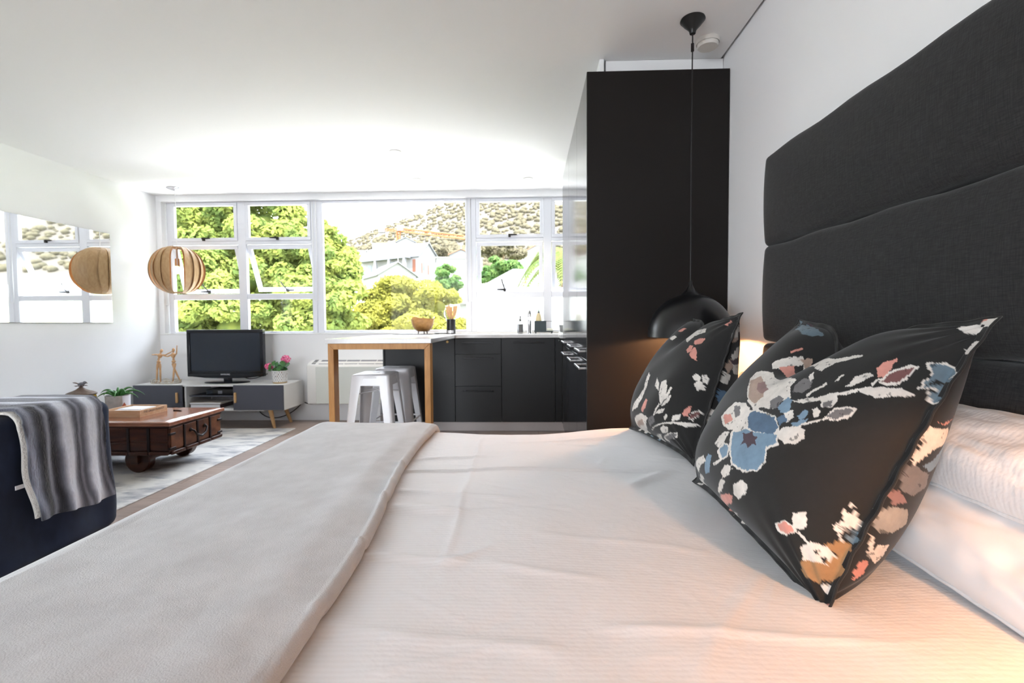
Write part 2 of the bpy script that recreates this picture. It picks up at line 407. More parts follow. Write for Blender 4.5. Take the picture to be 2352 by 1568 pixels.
def headboard_mat():
    m = mat('charcoal_weave', (.020, .020, .021), .9, sheen=.12)
    nt = m.node_tree; b = nt.nodes['Principled BSDF']
    n1 = _noise(nt, 1, 2, .6, _mapped(nt, (200, 420, 28))); n2 = _noise(nt, 1, 2, .6, _mapped(nt, (200, 40, 420)))
    mx = nt.nodes.new('ShaderNodeMath'); mx.operation = 'MULTIPLY'; nt.links.new(n1.outputs[0], mx.inputs[0]); nt.links.new(n2.outputs[0], mx.inputs[1])
    rp = nt.nodes.new('ShaderNodeMapRange'); rp.inputs[1].default_value = .12; rp.inputs[2].default_value = .42
    nt.links.new(mx.outputs[0], rp.inputs[0])
    c = _mix(nt, (.0055, .0055, .006), (.026, .0255, .027), rp.outputs[0]); nt.links.new(c, b.inputs['Base Color'])
    bp = nt.nodes.new('ShaderNodeBump'); bp.inputs['Strength'].default_value = .35; bp.inputs['Distance'].default_value = .001
    nt.links.new(mx.outputs[0], bp.inputs['Height']); nt.links.new(bp.outputs[0], b.inputs['Normal']); return m
MT['headboard'] = headboard_mat()
def frosted():
    m = bpy.data.materials.new('frosted_glass'); m.use_nodes = True; nt = m.node_tree; nt.nodes.clear()
    o = nt.nodes.new('ShaderNodeOutputMaterial'); d = nt.nodes.new('ShaderNodeBsdfDiffuse'); t = nt.nodes.new('ShaderNodeBsdfTranslucent'); x = nt.nodes.new('ShaderNodeMixShader')
    d.inputs[0].default_value = (.85, .85, .83, 1); t.inputs[0].default_value = (.80, .80, .78, 1); x.inputs[0].default_value = .72
    nt.links.new(d.outputs[0], x.inputs[1]); nt.links.new(t.outputs[0], x.inputs[2]); nt.links.new(x.outputs[0], o.inputs[0]); return m
MT['frosted'] = frosted()

# ------------------------------------------------------------------ room shell
XL, XR, YW, YB, ZC = -4.04, 1.045, 5.12, -2.45, 2.45
fl = MB().box(XL - .2, XR + .2, YB - .2, YW + .2, -.25, -.012).build('floor', 'slab', kind='structure')
_pl = MB().box(-.5985, .5985, -.0945, .0945, -.012, 0)
_first = None; _k = 0
_row = 0; yy = YB + .095
while yy < YW - .05:
    off = [.0, .53, .25, .8, .4, .95, .12][_row % 7]
    xx = XL - 1.2 + off
    while xx < XR:
        x0, x1 = max(xx, XL), min(xx + 1.2, XR)
        if x1 - x0 > .05:
            if abs(x1 - x0 - 1.2) < 1e-6 and _first is not None:
                p = bpy.data.objects.new('plank', _first); COL.objects.link(p); p.parent = fl
                p.location = Vector(((x0 + x1) / 2, yy, 0)) - ORG[fl]
            elif abs(x1 - x0 - 1.2) < 1e-6:
                p = _pl.build('plank', 'plank', None, org=(0, 0, 0)); _first = p.data; p.parent = fl; p.location = Vector(((x0 + x1) / 2, yy, 0)) - ORG[fl]
            else:
                MB().box(x0 + .0015, x1 - .0015, yy - .0945, yy + .0945, -.012, 0).build('plank', 'plank', fl)
        xx += 1.2
    yy += .19; _row += 1
MB().box(XL - .2, XR - .014, YB - .2, YW + .2, ZC, ZC + .25).box(XR - .02, XR + .2, YB - .2, YW + .2, ZC + .03, ZC + .25).build('ceiling', 'ceil', kind='structure')
MB().box(XL - .2, XL, YB - .2, YW + .2, -.012, ZC).build('wall_left', 'wall', kind='structure')
MB().box(XR, XR + .2, YB - .2, YW + .2, -.012, ZC + .03).build('wall_right', 'wall', kind='structure')
# window wall: parapet under the sill, lintel above, narrow pier at the left
MB().box(XL, XR, YW, YW + .2, -.012, .94).box(XL, XR, YW, YW + .2, 2.385, ZC).box(XL, -3.985, YW + .0005, YW + .2, .94, 2.385).build('wall_front', 'wall', kind='structure')
# wall behind the camera; its wide glazed opening is added to let daylight in
MB().box(XL, -3.8, YB - .2, YB, -.012, ZC).box(-1.2, XR, YB - .2, YB, -.012, ZC).box(-3.8, -1.2, YB - .2, YB, 2.38, ZC).build('wall_back', 'wall', kind='structure')
w4 = thing('added_door', (-2.5, YB - .1, 0), kind='structure')  # glazed door made up as a daylight source out of view
b = MB()
for x in (-3.8, -2.53, -1.26): b.box(x, x + .06, YB - .13, YB - .07, 0, 2.38)
b.box(-3.8, -1.2, YB - .13, YB - .07, 0, .06).box(-3.8, -1.2, YB - .13, YB - .07, 2.32, 2.38)
b.build('window_frame', 'alu', w4)
for x in (-3.74, -2.47): MB().box(x, x + 1.21, YB - .105, YB - .099, .06, 2.32).build('pane', 'glass', w4)
MB().box(XL - .2, XR + .2, YB - 5.5, YB - .2, -.25, -.02).build('bounce_terrace', 'added_paving', kind='structure')   # unseen paving added outside the made-up door to bounce sun indoors
# sill board
MB().box(XL + .001, XR - .72, YW - .006, YW + .055, .94, .952).build('trim_2', 'white_lac', kind='structure', bevel=.003)
# white bulkhead boxed in above the tall cupboards
MB().box(.42, XR - .002, 2.64, 4.36, 2.3515, ZC - .001).box(.385, .41, 2.62, 4.36, 2.3515, ZC - .001).build('trim_3', 'wall', kind='structure', bevel=.004)

# ------------------------------------------------------------------ windows
Y0, Y1 = 5.175, 5.225
def frame_rect(b, x0, x1, z0, z1, t, y0, y1, fn=None):
    for q in ((x0, x1, z0, z0 + t), (x0, x1, z1 - t, z1), (x0, x0 + t, z0 + t, z1 - t), (x1 - t, x1, z0 + t, z1 - t)):
        n0 = len(b.v); b.box(q[0], q[1], y0, y1, q[2], q[3])
        if fn: b.v[n0:] = [fn(p) for p in b.v[n0:]]
def hinge(zt, yt, ang):
    c, s = math.cos(ang), math.sin(ang)
    def f(p):
        dy, dz = p[1] - yt, p[2] - zt
        return (p[0], yt + dy * c - dz * s, zt + dy * s + dz * c)
    return f
def latch(parent, x, y, z, flip=1, fn=None, stay=False):
    b = MB()
    b.box(x - .012, x + .012, y - .02, y, z - .02, z + .012)
    b.hexa([(x - .01, y - .032, z - .006), (x + flip * .08, y - .032, z - .001), (x + flip * .08, y - .02, z - .001), (x - .01, y - .02, z - .006)],
           [(x - .01, y - .032, z + .012), (x + flip * .08, y - .032, z + .009), (x + flip * .08, y - .02, z + .009), (x - .01, y - .02, z + .012)])
    if stay:
        b.tube([(x, y - .02, z + .01), (x - .015, y - .05, z + .06), (x - .03, y - .065, z + .12)], .006, 6)
    if fn: b.v = [fn(p) for p in b.v]
    b.build('latch', 'handle_dark', parent, smooth=30)
def casement(name, xs, opens, frost=False, loc=None, flips=(1, -1)):
    """xs: list of (x0, x1) clear columns; rows: top hung sash, middle sash, low fixed pane"""
    w = thing(name, (loc, Y0, .952), kind='structure')
    zt, zb = 2.385, .952
    b = MB()
    b.box(xs[0][0] - .055, xs[0][0], Y0, Y1, zb, zt)
    for (a, c) in zip(xs[:-1], xs[1:]): b.box(a[1], c[0], Y0, Y1, zb, zt)
    b.box(xs[-1][1], xs[-1][1] + .055, Y0, Y1, zb, zt)
    b.build('window_frame', 'alu', w, bevel=.004)
    for (x0, x1) in xs:
        bb = MB(); bb.box(x0, x1, Y0, Y1, zb, zb + .02)
        bb.box(x0, x1, Y0 + .005, Y1 - .005, 1.325, 1.385).box(x0, x1, Y0, Y1, 1.925, 1.962).box(x0, x1, Y0, Y1, zt - .015, zt)
        bb.build('transom', 'alu', w, bevel=.003)
    for i, (x0, x1) in enumerate(xs):
        s1 = MB(); frame_rect(s1, x0 + .002, x1 - .002, 1.962, zt - .004, .036, Y0 - .008, Y0 + .03); so = s1.build('sash', 'alu', w, bevel=.003)
        MB().box(x0 + .03, x1 - .03, Y0 + .008, Y0 + .012, 1.995, zt - .03).build('pane', 'glass', so)
        latch(so, (x0 + x1) / 2, Y0 - .008, 1.985, flips[i % 2])
        fn = hinge(1.922, Y0 + .03, opens[i])
        s2 = MB(); frame_rect(s2, x0 + .006, x1 - .006, 1.388, 1.922, .04, Y0 - .004, Y0 + .034, fn); so = s2.build('sash', 'alu', w, bevel=.003)
        p = MB(); p.box(x0 + .04, x1 - .04, Y0 + .012, Y0 + .016, 1.425, 1.888); p.v = [fn(q) for q in p.v]; p.build('pane', 'glass', so)
        latch(so, (x0 + x1) / 2 - .06 + .05 * i, Y0 - .004, 1.412, 1 if i else -1, fn, True)
        MB().box(x0 - .004, x1 + .004, Y0 + .016, Y0 + .022, .968, 1.33).build('pane', 'frosted' if frost else 'glass', w)
    return w
casement('window_1', [(-3.915, -3.175), (-3.085, -2.36)], [R_(17), R_(24)], loc=-3.14)
w2 = thing('window_2', (-1.45, Y0, .952), kind='structure')
b = MB(); b.box(-2.304, -2.235, Y0, Y1, .952, 2.385).box(-.675, -.616, Y0, Y1, .952, 2.385).box(-2.2345, -.6755, Y0, Y1, .952, .98).box(-2.2345, -.6755, Y0, Y1, 2.357, 2.385).build('window_frame', 'alu', w2, bevel=.004)
MB().box(-2.24, -.67, Y0 + .02, Y0 + .026, .975, 2.36).build('pane', 'glass', w2)
casement('window_3', [(-.56, .165), (.25, .97)], [R_(8), R_(8)], True, loc=.2, flips=(1, 1))
# roller blind tucked behind the lintel, its bead chains hanging as loops
for x, zl, lb in ((-2.31, 1.30, 'thin white bead chain loop hanging left of the fixed pane'), (-.635, 1.27, 'thin white bead chain loop hanging right of the fixed pane'),
                  (-3.975, 1.26, 'thin white bead chain loop in the corner beside the slatted pendant')):
    pts = [(x - .018, YW + .03, 2.38), (x - .02, YW + .03, 1.8), (x - .024, YW + .03, zl + .03)]
    pts += [(x - .024 * math.cos(t), YW + .03, zl + .03 - .03 * math.sin(t)) for t in np.linspace(.3, math.pi - .3, 7)]
    pts += [(x + .024, YW + .03, zl + .03), (x + .02, YW + .03, 1.8), (x + .016, YW + .03, 2.38)]
    MB().tube(pts, .0035, 6).build('blind_chain', 'cord_white', label=lb, cat='blind chain', group='blind chains', smooth=60)

# ------------------------------------------------------------------ frameless wall mirror
t = thing('wall_mirror', (XL, 3.5, 1.075), 'long frameless mirror on the left wall reflecting the slatted pendant', 'mirror')
MB().box(XL, XL + .008, 2.35, 4.515, 1.075, 1.93).build('backing', 'greyplastic', t)
MB().box(XL + .008, XL + .013, 2.35, 4.515, 1.075, 1.93).build('glass', 'mirror', t, bevel=.002)

# ------------------------------------------------------------------ ceiling fittings
for i, (x, y, lb) in enumerate(((-1.078, 3.928, 'small round recessed downlight nearest the camera, largest of three'),
                                (-1.078, 4.69, 'small recessed downlight left of the other near the window head'),
                                (.003, 4.72, 'small recessed downlight nearest the tall charcoal cupboards'))):
    t = thing('downlight', (x, y, ZC), lb, 'downlight', 'recessed downlights')
    MB().lathe([(.012, -.004), (.03, -.006), (.046, -.008), (.05, -.004), (.05, 0)], (x, y, ZC), 28).build('trim_ring', 'white_plastic', t, smooth=50)
    MB().lathe([(.0, -.0035), (.013, -.0035)], (x, y, ZC), 16).build('lamp', 'led', t)
    l = add_light('downlight_beam', 'SPOT', (x, y, ZC - .02), 8, (1, .86, .72), spot_size=R_(100), spot_blend=.8, shadow_soft_size=.03)
t = thing('smoke_detector', (.90, 2.475, ZC), 'round off-white smoke detector on the ceiling beside the black canopy', 'smoke detector')
MB().lathe([(.0, 0), (.056, 0), (.056, -.016), (.054, -.019)], (.90, 2.475, ZC), 36).build('base', 'detector', t, smooth=40)
MB().lathe([(.051, -.018), (.051, -.030), (.046, -.036), (.0, -.037)], (.90, 2.475, ZC), 36).build('cover', 'detector', t, smooth=40)

# ------------------------------------------------------------------ black dome pendants by the bed
def black_pendant(x, y, label, energy):
    t = thing('dome_pendant', (x, y, .975), label, 'pendant lamp', 'black dome pendants over the bedsides')
    c = (x, y, 0)
    MB().lathe([(.0, ZC), (.054, ZC), (.056, ZC - .006), (.050, ZC - .013), (.046, ZC - .016), (.040, ZC - .026), (.026, ZC - .040), (.016, ZC - .052), (.013, ZC - .066), (.0, ZC - .068)], c, 32).build('canopy', 'black', t, smooth=50)
    b = MB().tube([(x, y, ZC - .06), (x, y, ZC - .11)], .003, 8).tube([(x, y, ZC - .11), (x, y, ZC - .145)], .007, 10)
    b.build('cord_grip', 'iron', t, smooth=50)
    MB().tube([(x, y, ZC - .14), (x - .002, y, 1.9), (x, y, 1.22)], .003, 8).build('cord', 'black', t, smooth=60)
    R = .194
    prof = [(.006, 1.245), (.008, 1.225), (.014, 1.212), (.022, 1.196), (.036, 1.184), (.044, 1.180)]
    for k in range(0, 15):
        a = math.radians(14 + k * 76 / 14)
        prof.append((R * math.sin(a) * 1.0 + .0, .985 + .197 * math.cos(a) ** 1.0))
    prof += [(R + .001, .978), (R - .003, .976)]
    MB().lathe(prof, c, 56).build('shade', 'blackshade', t, smooth=50)
    inn = [(R - .004, .977)] + [(R * math.sin(math.radians(90 - k * 7)) - .004, .982 + .19 * math.cos(math.radians(90 - k * 7))) for k in range(0, 12)] + [(.0, 1.168)]
    MB().lathe(inn, c, 40).build('shade_lining', 'shade_in', t, smooth=60)
    MB().cyl((x, y, 1.165), (x, y, 1.10), .017, .019, 16).build('socket', 'black', t, smooth=50)
    MB().ell((x, y, 1.068), (.028, .028, .036), 16, 12).build('bulb', 'bulb', t, smooth=180)
    add_light('pendant_bulb_light', 'POINT', (x, y, 1.025), energy, (1.0, .50, .23), shadow_soft_size=.025)
    return t
black_pendant(.768, 2.305, 'black dome pendant lamp on a long cord in front of the charcoal end panel', 5)
black_pendant(.765, .30, 'black dome pendant lamp over the near bedside, just outside the picture', 4.4)

# ------------------------------------------------------------------ slatted wooden globe pendant
px, py = -3.62, 4.85
t = thing('slatted_pendant', (px, py, 1.375), 'round pendant of overlapping birch veneer slats with glowing bulb', 'pendant lamp')
MB().lathe([(.0, ZC), (.072, ZC), (.075, ZC - .006), (.06, ZC - .014), (.02, ZC - .026), (.0, ZC - .028)], (px, py, 0), 32).build('ceiling_rose', 'chrome', t, smooth=60)
MB().tube([(px, py, ZC - .02), (px, py, 1.86)], .003, 6).build('cord', 'cord_white', t)
MB().cyl((px, py, 1.86), (px, py, 1.70), .008, .008, 10).cyl((px, py, 1.73), (px, py, 1.655), .02, .021, 16).build('socket', 'chrome', t, smooth=50)
MB().ell((px, py, 1.615), (.032, .032, .04), 18, 12).build('bulb', 'bulb', t, smooth=180)
add_light('globe_bulb_light', 'POINT', (px, py, 1.56), .15, (1, .6, .3), shadow_soft_size=.03)
RG, HG, zc = .236, .238, 1.612
camdir = math.atan2(0 - py, 0 - px)
def slat(ang, wid, dr):
    nu, nv = 22, 5; A = np.zeros((nu, nv, 3)); B = np.zeros((nu, nv, 3))
    for i in range(nu):
        el = -1 + 2 * i / (nu - 1); z = zc + HG * el
        rr = math.sqrt(max(0, 1 - (el * .965) ** 2)) ** .86 * RG
        for j in range(nv):
            s = (j / (nv - 1) - .5); th = ang + s * wid * (0.55 + .45 * (1 - el * el))
            ro = rr + dr * s * (1 - abs(el) ** 3)
            A[i, j] = (px + ro * math.cos(th), py + ro * math.sin(th), z); B[i, j] = (px + (ro - .003) * math.cos(th), py + (ro - .003) * math.sin(th), z)
    b = MB(); L = np.concatenate([A, B[:, ::-1]], 1); b.grid(L, closev=True); return b
for sgn in (-1, 1):
    for k in range(7):
        a = camdir + sgn * (R_(30) + k * R_(20.0))
        slat(a, R_(31), -sgn * .026).build('slat', 'veneer', t, smooth=50)
for zz in (zc - HG + .008, zc + HG - .008):
    MB().lathe([(.055, -.004), (.088, -.004), (.088, .004), (.055, .004), (.055, -.004)], (px, py, zz), 32).build('rim_ring', 'veneer', t, smooth=40)
MB().box(px - .06, px + .06, py - .006, py + .006, zc + HG - .012, zc + HG - .004).build('crossbar', 'veneer', t)

# ------------------------------------------------------------------ kitchen
YF, ZT, ZB = 4.57, .905, .10       # cabinet front plane, underside of worktop, underside of doors
def bar_handle(parent, x0, x1, z, m='blackmetal', y=YF):
    b = MB().box(x0, x1, y - .034, y - .026, z - .006, z + .006).box(x0 + .015, x0 + .027, y - .03, y, z - .005, z + .005).box(x1 - .027, x1 - .015, y - .03, y, z - .005, z + .005)
    return b.build('handle', m, parent, bevel=.002)
def carcass(t, x0, x1, y0=YF, y1=YW - .002, z0=ZB, z1=ZT - .001):
    return MB().box(x0 + .001, x1 - .001, y0, y1, z0, z1).build('carcass', 'charcoal', t)
t = thing('drawer_unit', (-.482, YF, ZB), 'charcoal base unit of three drawers beside the breakfast bar', 'drawer unit')
carcass(t, -.705, -.259)
for z0, z1, zh in ((.754, .902, .862), (.446, .750, .715), (.10, .442, .400)):
    d = MB().box(-.703, -.261, YF - .019, YF - .0005, z0, z1).build('drawer', 'charcoal', t, bevel=.0015); bar_handle(d, -.63, -.335, zh, y=YF - .019)
t = thing('appliance_unit', (0, YF, ZB), 'charcoal base unit with one tall plain door and bar handle', 'kitchen cabinet')
carcass(t, -.259, .252)
d = MB().box(-.257, .250, YF - .019, YF - .0005, ZB, .902).build('door', 'charcoal', t, bevel=.0015); bar_handle(d, -.145, .145, .862, y=YF - .019)
t = thing('corner_filler', (.29, YF, ZB), 'narrow charcoal filler panel in the inner kitchen corner', 'filler panel')
MB().box(.254, .318, YF - .012, YF + .02, ZB, .902).build('panel', 'charcoal', t, bevel=.001)
t = thing('lockable_cupboard', (-1.05, YF, ZB), 'wide plain charcoal cupboard under the breakfast bar with small brass lock', 'kitchen cabinet')
carcass(t, -1.40, -.705)
MB().box(-1.38, -.707, YF - .019, YF - .0005, ZB, .902).build('door', 'charcoal', t, bevel=.0015)
MB().box(-1.40, -1.384, YF - .024, YF + .3, ZB, .902).build('side_panel', 'charcoal', t, bevel=.0015)
MB().lathe([(0, 0), (.011, 0), (.012, .004), (.0, .006)], (-.775, YF - .019, .872), 20, axis=Matrix.Rotation(math.pi / 2, 3, 'X')).build('lock', 'gold', t, smooth=50)
b = MB().box(-1.37, .36, YF + .05, YF + .066, 0, ZB).box(.36, .376, 2.56, YF + .066, 0, ZB)
b.build('plinth', 'plinth', label='pale recessed plinth strip under the charcoal kitchen units', cat='plinth', bevel=.001)
# tall cupboards along the right wall
XT, TZ = .33, 2.35
ys = [2.552, 3.09, 3.70, 4.355]
lab = ['charcoal full-height cupboard nearest the bed with broad plain end panel', 'charcoal full-height cupboard in the middle of the three', 'charcoal full-height cupboard nearest the window']
def side_handle(parent, y0, y1, z):
    x = XT - .019
    b = MB().box(x - .040, x - .032, y0, y1, z - .006, z + .006).box(x - .036, x, y0, y0 + .012, z - .005, z + .005).box(x - .036, x, y1 - .012, y1, z - .005, z + .005)
    return b.build('handle', 'brushed', parent, bevel=.002)
for i in range(3):
    y0, y1 = ys[i], ys[i + 1]
    t = thing('tall_cupboard', (.68, (y0 + y1) / 2, ZB), lab[i], 'tall cupboard', 'full-height cupboards')
    MB().box(XT, XR - .003, y0 + (.02 if i == 0 else .001), y1 - .001, ZB, TZ).build('carcass', 'charcoal', t)
    if i == 0: MB().box(XT - .02, XR - .003, y0, y0 + .019, .0, TZ).build('end_panel', 'charcoal_end', t, bevel=.001)
    ya = y0 + (.021 if i == 0 else .0015)
    d = MB().box(XT - .019, XT - .0005, ya, y1 - .0015, .850, TZ).build('upper_door', 'charcoal_gloss', t, bevel=.0015); side_handle(d, y0 + .05, y0 + .32, .893)
    d = MB().box(XT - .019, XT - .0005, ya, y1 - .0015, ZB, .846).build('lower_door', 'charcoal_gloss', t, bevel=.0015); side_handle(d, y0 + .05, y0 + .32, .80)
t = thing('corner_base_unit', (.68, 4.46, ZB), 'small charcoal base unit between tall cupboards and corner', 'kitchen cabinet')
MB().box(XT, XR - .003, 4.357, YF + .018, ZB, ZT - .002).build('carcass', 'charcoal', t)
d = MB().box(XT - .012, XT - .0005, 4.358, YF - .022, ZB, .902).build('door', 'charcoal', t, bevel=.0015)
MB().box(XT - .05, XT - .042, 4.37, 4.52, .875, .887).box(XT - .046, XT - .012, 4.37, 4.38, .876, .886).box(XT - .046, XT - .012, 4.51, 4.52, .876, .886).build('handle', 'blackmetal', d, bevel=.002)
# one continuous quartz worktop with the breakfast-bar arm
pts = [(-1.40, YW - .003), (-1.40, YF - .02), (-1.475, YF - .02), (-1.475, 3.42), (-.700, 3.42), (-.700, YF - .025), (.285, YF - .025), (.285, 4.357), (XR - .002, 4.357), (XR - .002, YW - .003)]
MB().prism(pts, lambda p: (p[0], p[1], .906), lambda p: (p[0], p[1], .940)).build('worktop', 'quartz', label='white quartz worktop running into the breakfast bar', cat='worktop', bevel=.003)
t = thing('breakfast_bar_frame', (-1.09, 3.48, 0), 'oak portal frame carrying the end of the breakfast bar', 'table frame')
def oakpart(name, b): return b.build(name, 'oak', t, bevel=.0015)
xa, xb, yf, yb, w = -1.462, -.712, 3.435, 3.525, .042
MB().hexa([(xa, yf, 0), (xa + w, yf, 0), (xa + w, yb, 0), (xa, yb, 0)], [(xa, yf, .905), (xa + w, yf, .863), (xa + w, yb, .863), (xa, yb, .905)]) and None
oakpart('leg', MB().hexa([(xa, yf, 0), (xa + w, yf, 0), (xa + w, yb, 0), (xa, yb, 0)], [(xa, yf, .905), (xa + w, yf, .863), (xa + w, yb, .863), (xa, yb, .905)]))
oakpart('leg', MB().hexa([(xb - w, yf, 0), (xb, yf, 0), (xb, yb, 0), (xb - w, yb, 0)], [(xb - w, yf, .863), (xb, yf, .905), (xb, yb, .905), (xb - w, yb, .863)]))
oakpart('top_rail', MB().hexa([(xa + w + .0008, yf, .863), (xb - w - .0008, yf, .863), (xb - w - .0008, yb, .863), (xa + w + .0008, yb, .863)], [(xa + .0008, yf, .905), (xb - .0008, yf, .905), (xb - .0008, yb, .905), (xa + .0008, yb, .905)]))

# white metal bar stools
def bar_stool(cx, cy, label):
    t = thing('bar_stool', (cx, cy, 0), label, 'bar stool', 'white metal bar stools')
    zt = .662; h = .148
    b = MB().rbox(cx - h, cx + h, cy - h, cy + h, zt - .045, zt, .022, 10)
    s = b.build('seat', 'white_metal', t, smooth=60, weld=True)
    MB().rbox(cx - .035, cx + .035, cy - .012, cy + .012, zt - .006, zt + .0015, .003, 4).build('grip_slot', 'paper', s, smooth=60, weld=True)
    def corner(sx, sy, z):
        k = (zt - z) / zt; e = h - .002 + .062 * k
        return Vector((cx + sx * e, cy + sy * e, z))
    for sx in (-1, 1):
        for sy in (-1, 1):
            b = MB(); A = []
            for z, wd in ((zt - .012, .105), (zt - .075, .082), (.45, .074), (.2, .062), (.0, .052)):
                c0 = corner(sx, sy, z); r = .020
                ring = [(c0.x - sx * wd, c0.y), (c0.x - sx * r, c0.y)]
                for a in (25, 45, 65):
                    ring.append((c0.x - sx * r + sx * r * math.sin(R_(a)), c0.y - sy * r + sy * r * math.cos(R_(a))))
                ring += [(c0.x, c0.y - sy * r), (c0.x, c0.y - sy * wd)]
                ins = [(p[0] - sx * .004, p[1] - sy * .004) for p in ring[::-1]]
                ins[0] = (ring[-1][0] - sx * .004, ring[-1][1]); ins[-1] = (ring[0][0], ring[0][1] - sy * .004)
                A.append([(p[0], p[1], z) for p in ring + ins])
            b.grid(np.array(A), closev=True); b.build('leg', 'white_metal', t, smooth=50, weld=True)
    for sy in (-1, 1):     # apron sheets
        p0, p1 = corner(-1, sy, zt - .02), corner(1, sy, zt - .02); q0, q1 = corner(-1, sy, zt - .088), corner(1, sy, zt - .088)
        y = sy * .002
        MB().hexa([q0 + Vector((.05, -y, 0)), q1 + Vector((-.05, -y, 0)), q1 + Vector((-.05, -y * 3, 0)), q0 + Vector((.05, -y * 3, 0))], [p0 + Vector((.01, -y, 0)), p1 + Vector((-.01, -y, 0)), p1 + Vector((-.01, -y * 3, 0)), p0 + Vector((.01, -y * 3, 0))]).build('apron', 'white_metal', t)
    for sx in (-1, 1):
        p0, p1 = corner(sx, -1, zt - .02), corner(sx, 1, zt - .02); q0, q1 = corner(sx, -1, zt - .088), corner(sx, 1, zt - .088)
        x = sx * .002
        MB().hexa([q0 + Vector((-x, .05, 0)), q1 + Vector((-x, -.05, 0)), q1 + Vector((-x * 3, -.05, 0)), q0 + Vector((-x * 3, .05, 0))], [p0 + Vector((-x, .01, 0)), p1 + Vector((-x, -.01, 0)), p1 + Vector((-x * 3, -.01, 0)), p0 + Vector((-x * 3, .01, 0))]).build('apron', 'white_metal', t)
    za = .50
    MB().tube([corner(-1, -1, za) * 1.0 + Vector((.012, .012, 0)), Vector((cx, cy, za + .02)), corner(1, 1, za) + Vector((-.012, -.012, 0))], .006, 8).build('cross_brace', 'white_metal', t, smooth=60)
    MB().tube([corner(1, -1, za) + Vector((-.012, .012, 0)), Vector((cx, cy, za + .034)), corner(-1, 1, za) + Vector((.012, -.012, 0))], .006, 8).build('cross_brace', 'white_metal', t, smooth=60)
    zf = .20
    for (a, c) in (((-1, -1), (1, -1)), ((1, -1), (1, 1)), ((1, 1), (-1, 1)), ((-1, 1), (-1, -1))):
        p, q = corner(*a, zf), corner(*c, zf); d = Vector((cx, cy, zf)); p = p + (d - p) * .05; q = q + (d - q) * .05
        MB().tube([p, q], .008, 8).build('foot_rail', 'white_metal', t, smooth=60)
    return t
bar_stool(-1.215, 3.76, 'white sheet-metal bar stool nearer the oak frame')
bar_stool(-1.19, 4.235, 'white sheet-metal bar stool half hidden behind the nearer stool')

# floor-standing air conditioner under the sill
t = thing('console_heater', (-1.87, 5.03, .21), 'white wall-hung convector unit with grey top grilles under the window', 'heater')
prof = [(YW - .003, .655), (5.075, .662), (4.99, .640), (4.95, .618), (4.945, .60), (4.945, .225), (4.955, .205), (YW - .003, .205)]
MB().prism(prof, lambda p: (-2.335, p[0], p[1]), lambda p: (-1.385, p[0], p[1])).build('body', 'white_plastic', t, bevel=.006)
MB().box(-2.235, -1.39, 4.936, 4.946, .212, .600).build('front_panel', 'panel_glass', t, bevel=.002)
def topq(x0, x1, lift=.0015):
    f = lambda x, y, z: (x, y, z + lift)
    return MB().hexa([f(x0, 4.963, .623), f(x1, 4.963, .623), f(x1, 5.065, .658), f(x0, 5.065, .658)], [f(x0, 4.963, .626), f(x1, 4.963, .626), f(x1, 5.065, .661), f(x0, 5.065, .661)])
for x0, x1 in ((-2.215, -1.95), (-1.94, -1.80), (-1.79, -1.62), (-1.61, -1.40)): topq(x0, x1).build('grille', 'grille', t)
topq(-2.30, -2.245).build('control_panel', 'paper', t)
for k in range(3): topq(-2.288 + k * .014, -2.280 + k * .014, .0045).build('button', 'greyplastic', t)

# ------------------------------------------------------------------ things on the worktop
ZW = .940
t = thing('wooden_bowl', (-1.085, 4.9, ZW), 'large carved teak bowl with wavy rim on the worktop', 'bowl')
A = []; n = 40
prof = [(.0, .022), (.055, .022), (.088, .05), (.108, .09), (.117, .13), (.120, .158), (.114, .158), (.110, .13), (.10, .09), (.08, .05), (.05, .032), (.0, .030)]
for r, z in prof:
    A.append([(-1.085 + r * math.cos(a) * (1 + .02 * math.sin(2 * a)), 4.9 + r * math.sin(a), ZW + z + (.010 * math.sin(3 * a + 1) + .006 * math.sin(5 * a)) * max(0, (z - .06) / .1)) for a in [2 * math.pi * j / n for j in range(n)]])
MB().grid(np.array(A), closev=True).build('bowl_body', 'bowl', t, smooth=70, weld=True)
for a in (R_(200), R_(340), R_(90)):
    MB().cyl((-1.085 + .05 * math.cos(a), 4.9 + .05 * math.sin(a), ZW), (-1.085 + .045 * math.cos(a), 4.9 + .045 * math.sin(a), ZW + .028), .005, .006, 8).build('foot', 'iron', t)
t = thing('hob', (-1.06, 4.86, ZW), 'flat black glass hob set in the worktop behind the bowl', 'hob')
MB().box(-1.33, -.93, 4.64, 5.06, ZW, ZW + .005).build('glass_top', 'hob', t, bevel=.001)
for c in ((-1.22, 4.75), (-1.22, 4.95), (-1.03, 4.72)): MB().lathe([(.06, 0), (.062, .0008), (.064, 0)], (*c, ZW + .0052), 32).build('ring_mark', 'greyplastic', t)
# move the bowl's support on the hob glass
bpy.data.objects['wooden_bowl'].location.z += .0055
MB().lathe([(0, .004), (.05, .004), (.085, .012), (.09, .016), (.086, .016), (.05, .008), (0, .008)], (-.935 + .03, 5.0, ZW - .003), 36).build('side_plate', 'white_lac', label='small pale plate lying between bowl and utensil pot', cat='plate', smooth=50)
t = thing('utensil_pot', (-.80, 4.93, ZW), 'black cylindrical utensil pot with silver label on the worktop', 'utensil pot')
MB().lathe([(0, .002), (.044, .0), (.046, .004), (.046, .150), (.043, .152), (.041, .148), (.041, .01), (0, .008)], (-.80, 4.93, ZW), 36).build('pot_body', 'black', t, smooth=40)
A = np.array([[(-.80 + .0468 * math.sin(R_(a)), 4.93 - .0468 * math.cos(R_(a)), ZW + z) for a in range(-42, 43, 6)] for z in (.008, .036)])
MB().grid(A).build('label_band', 'silver', t)
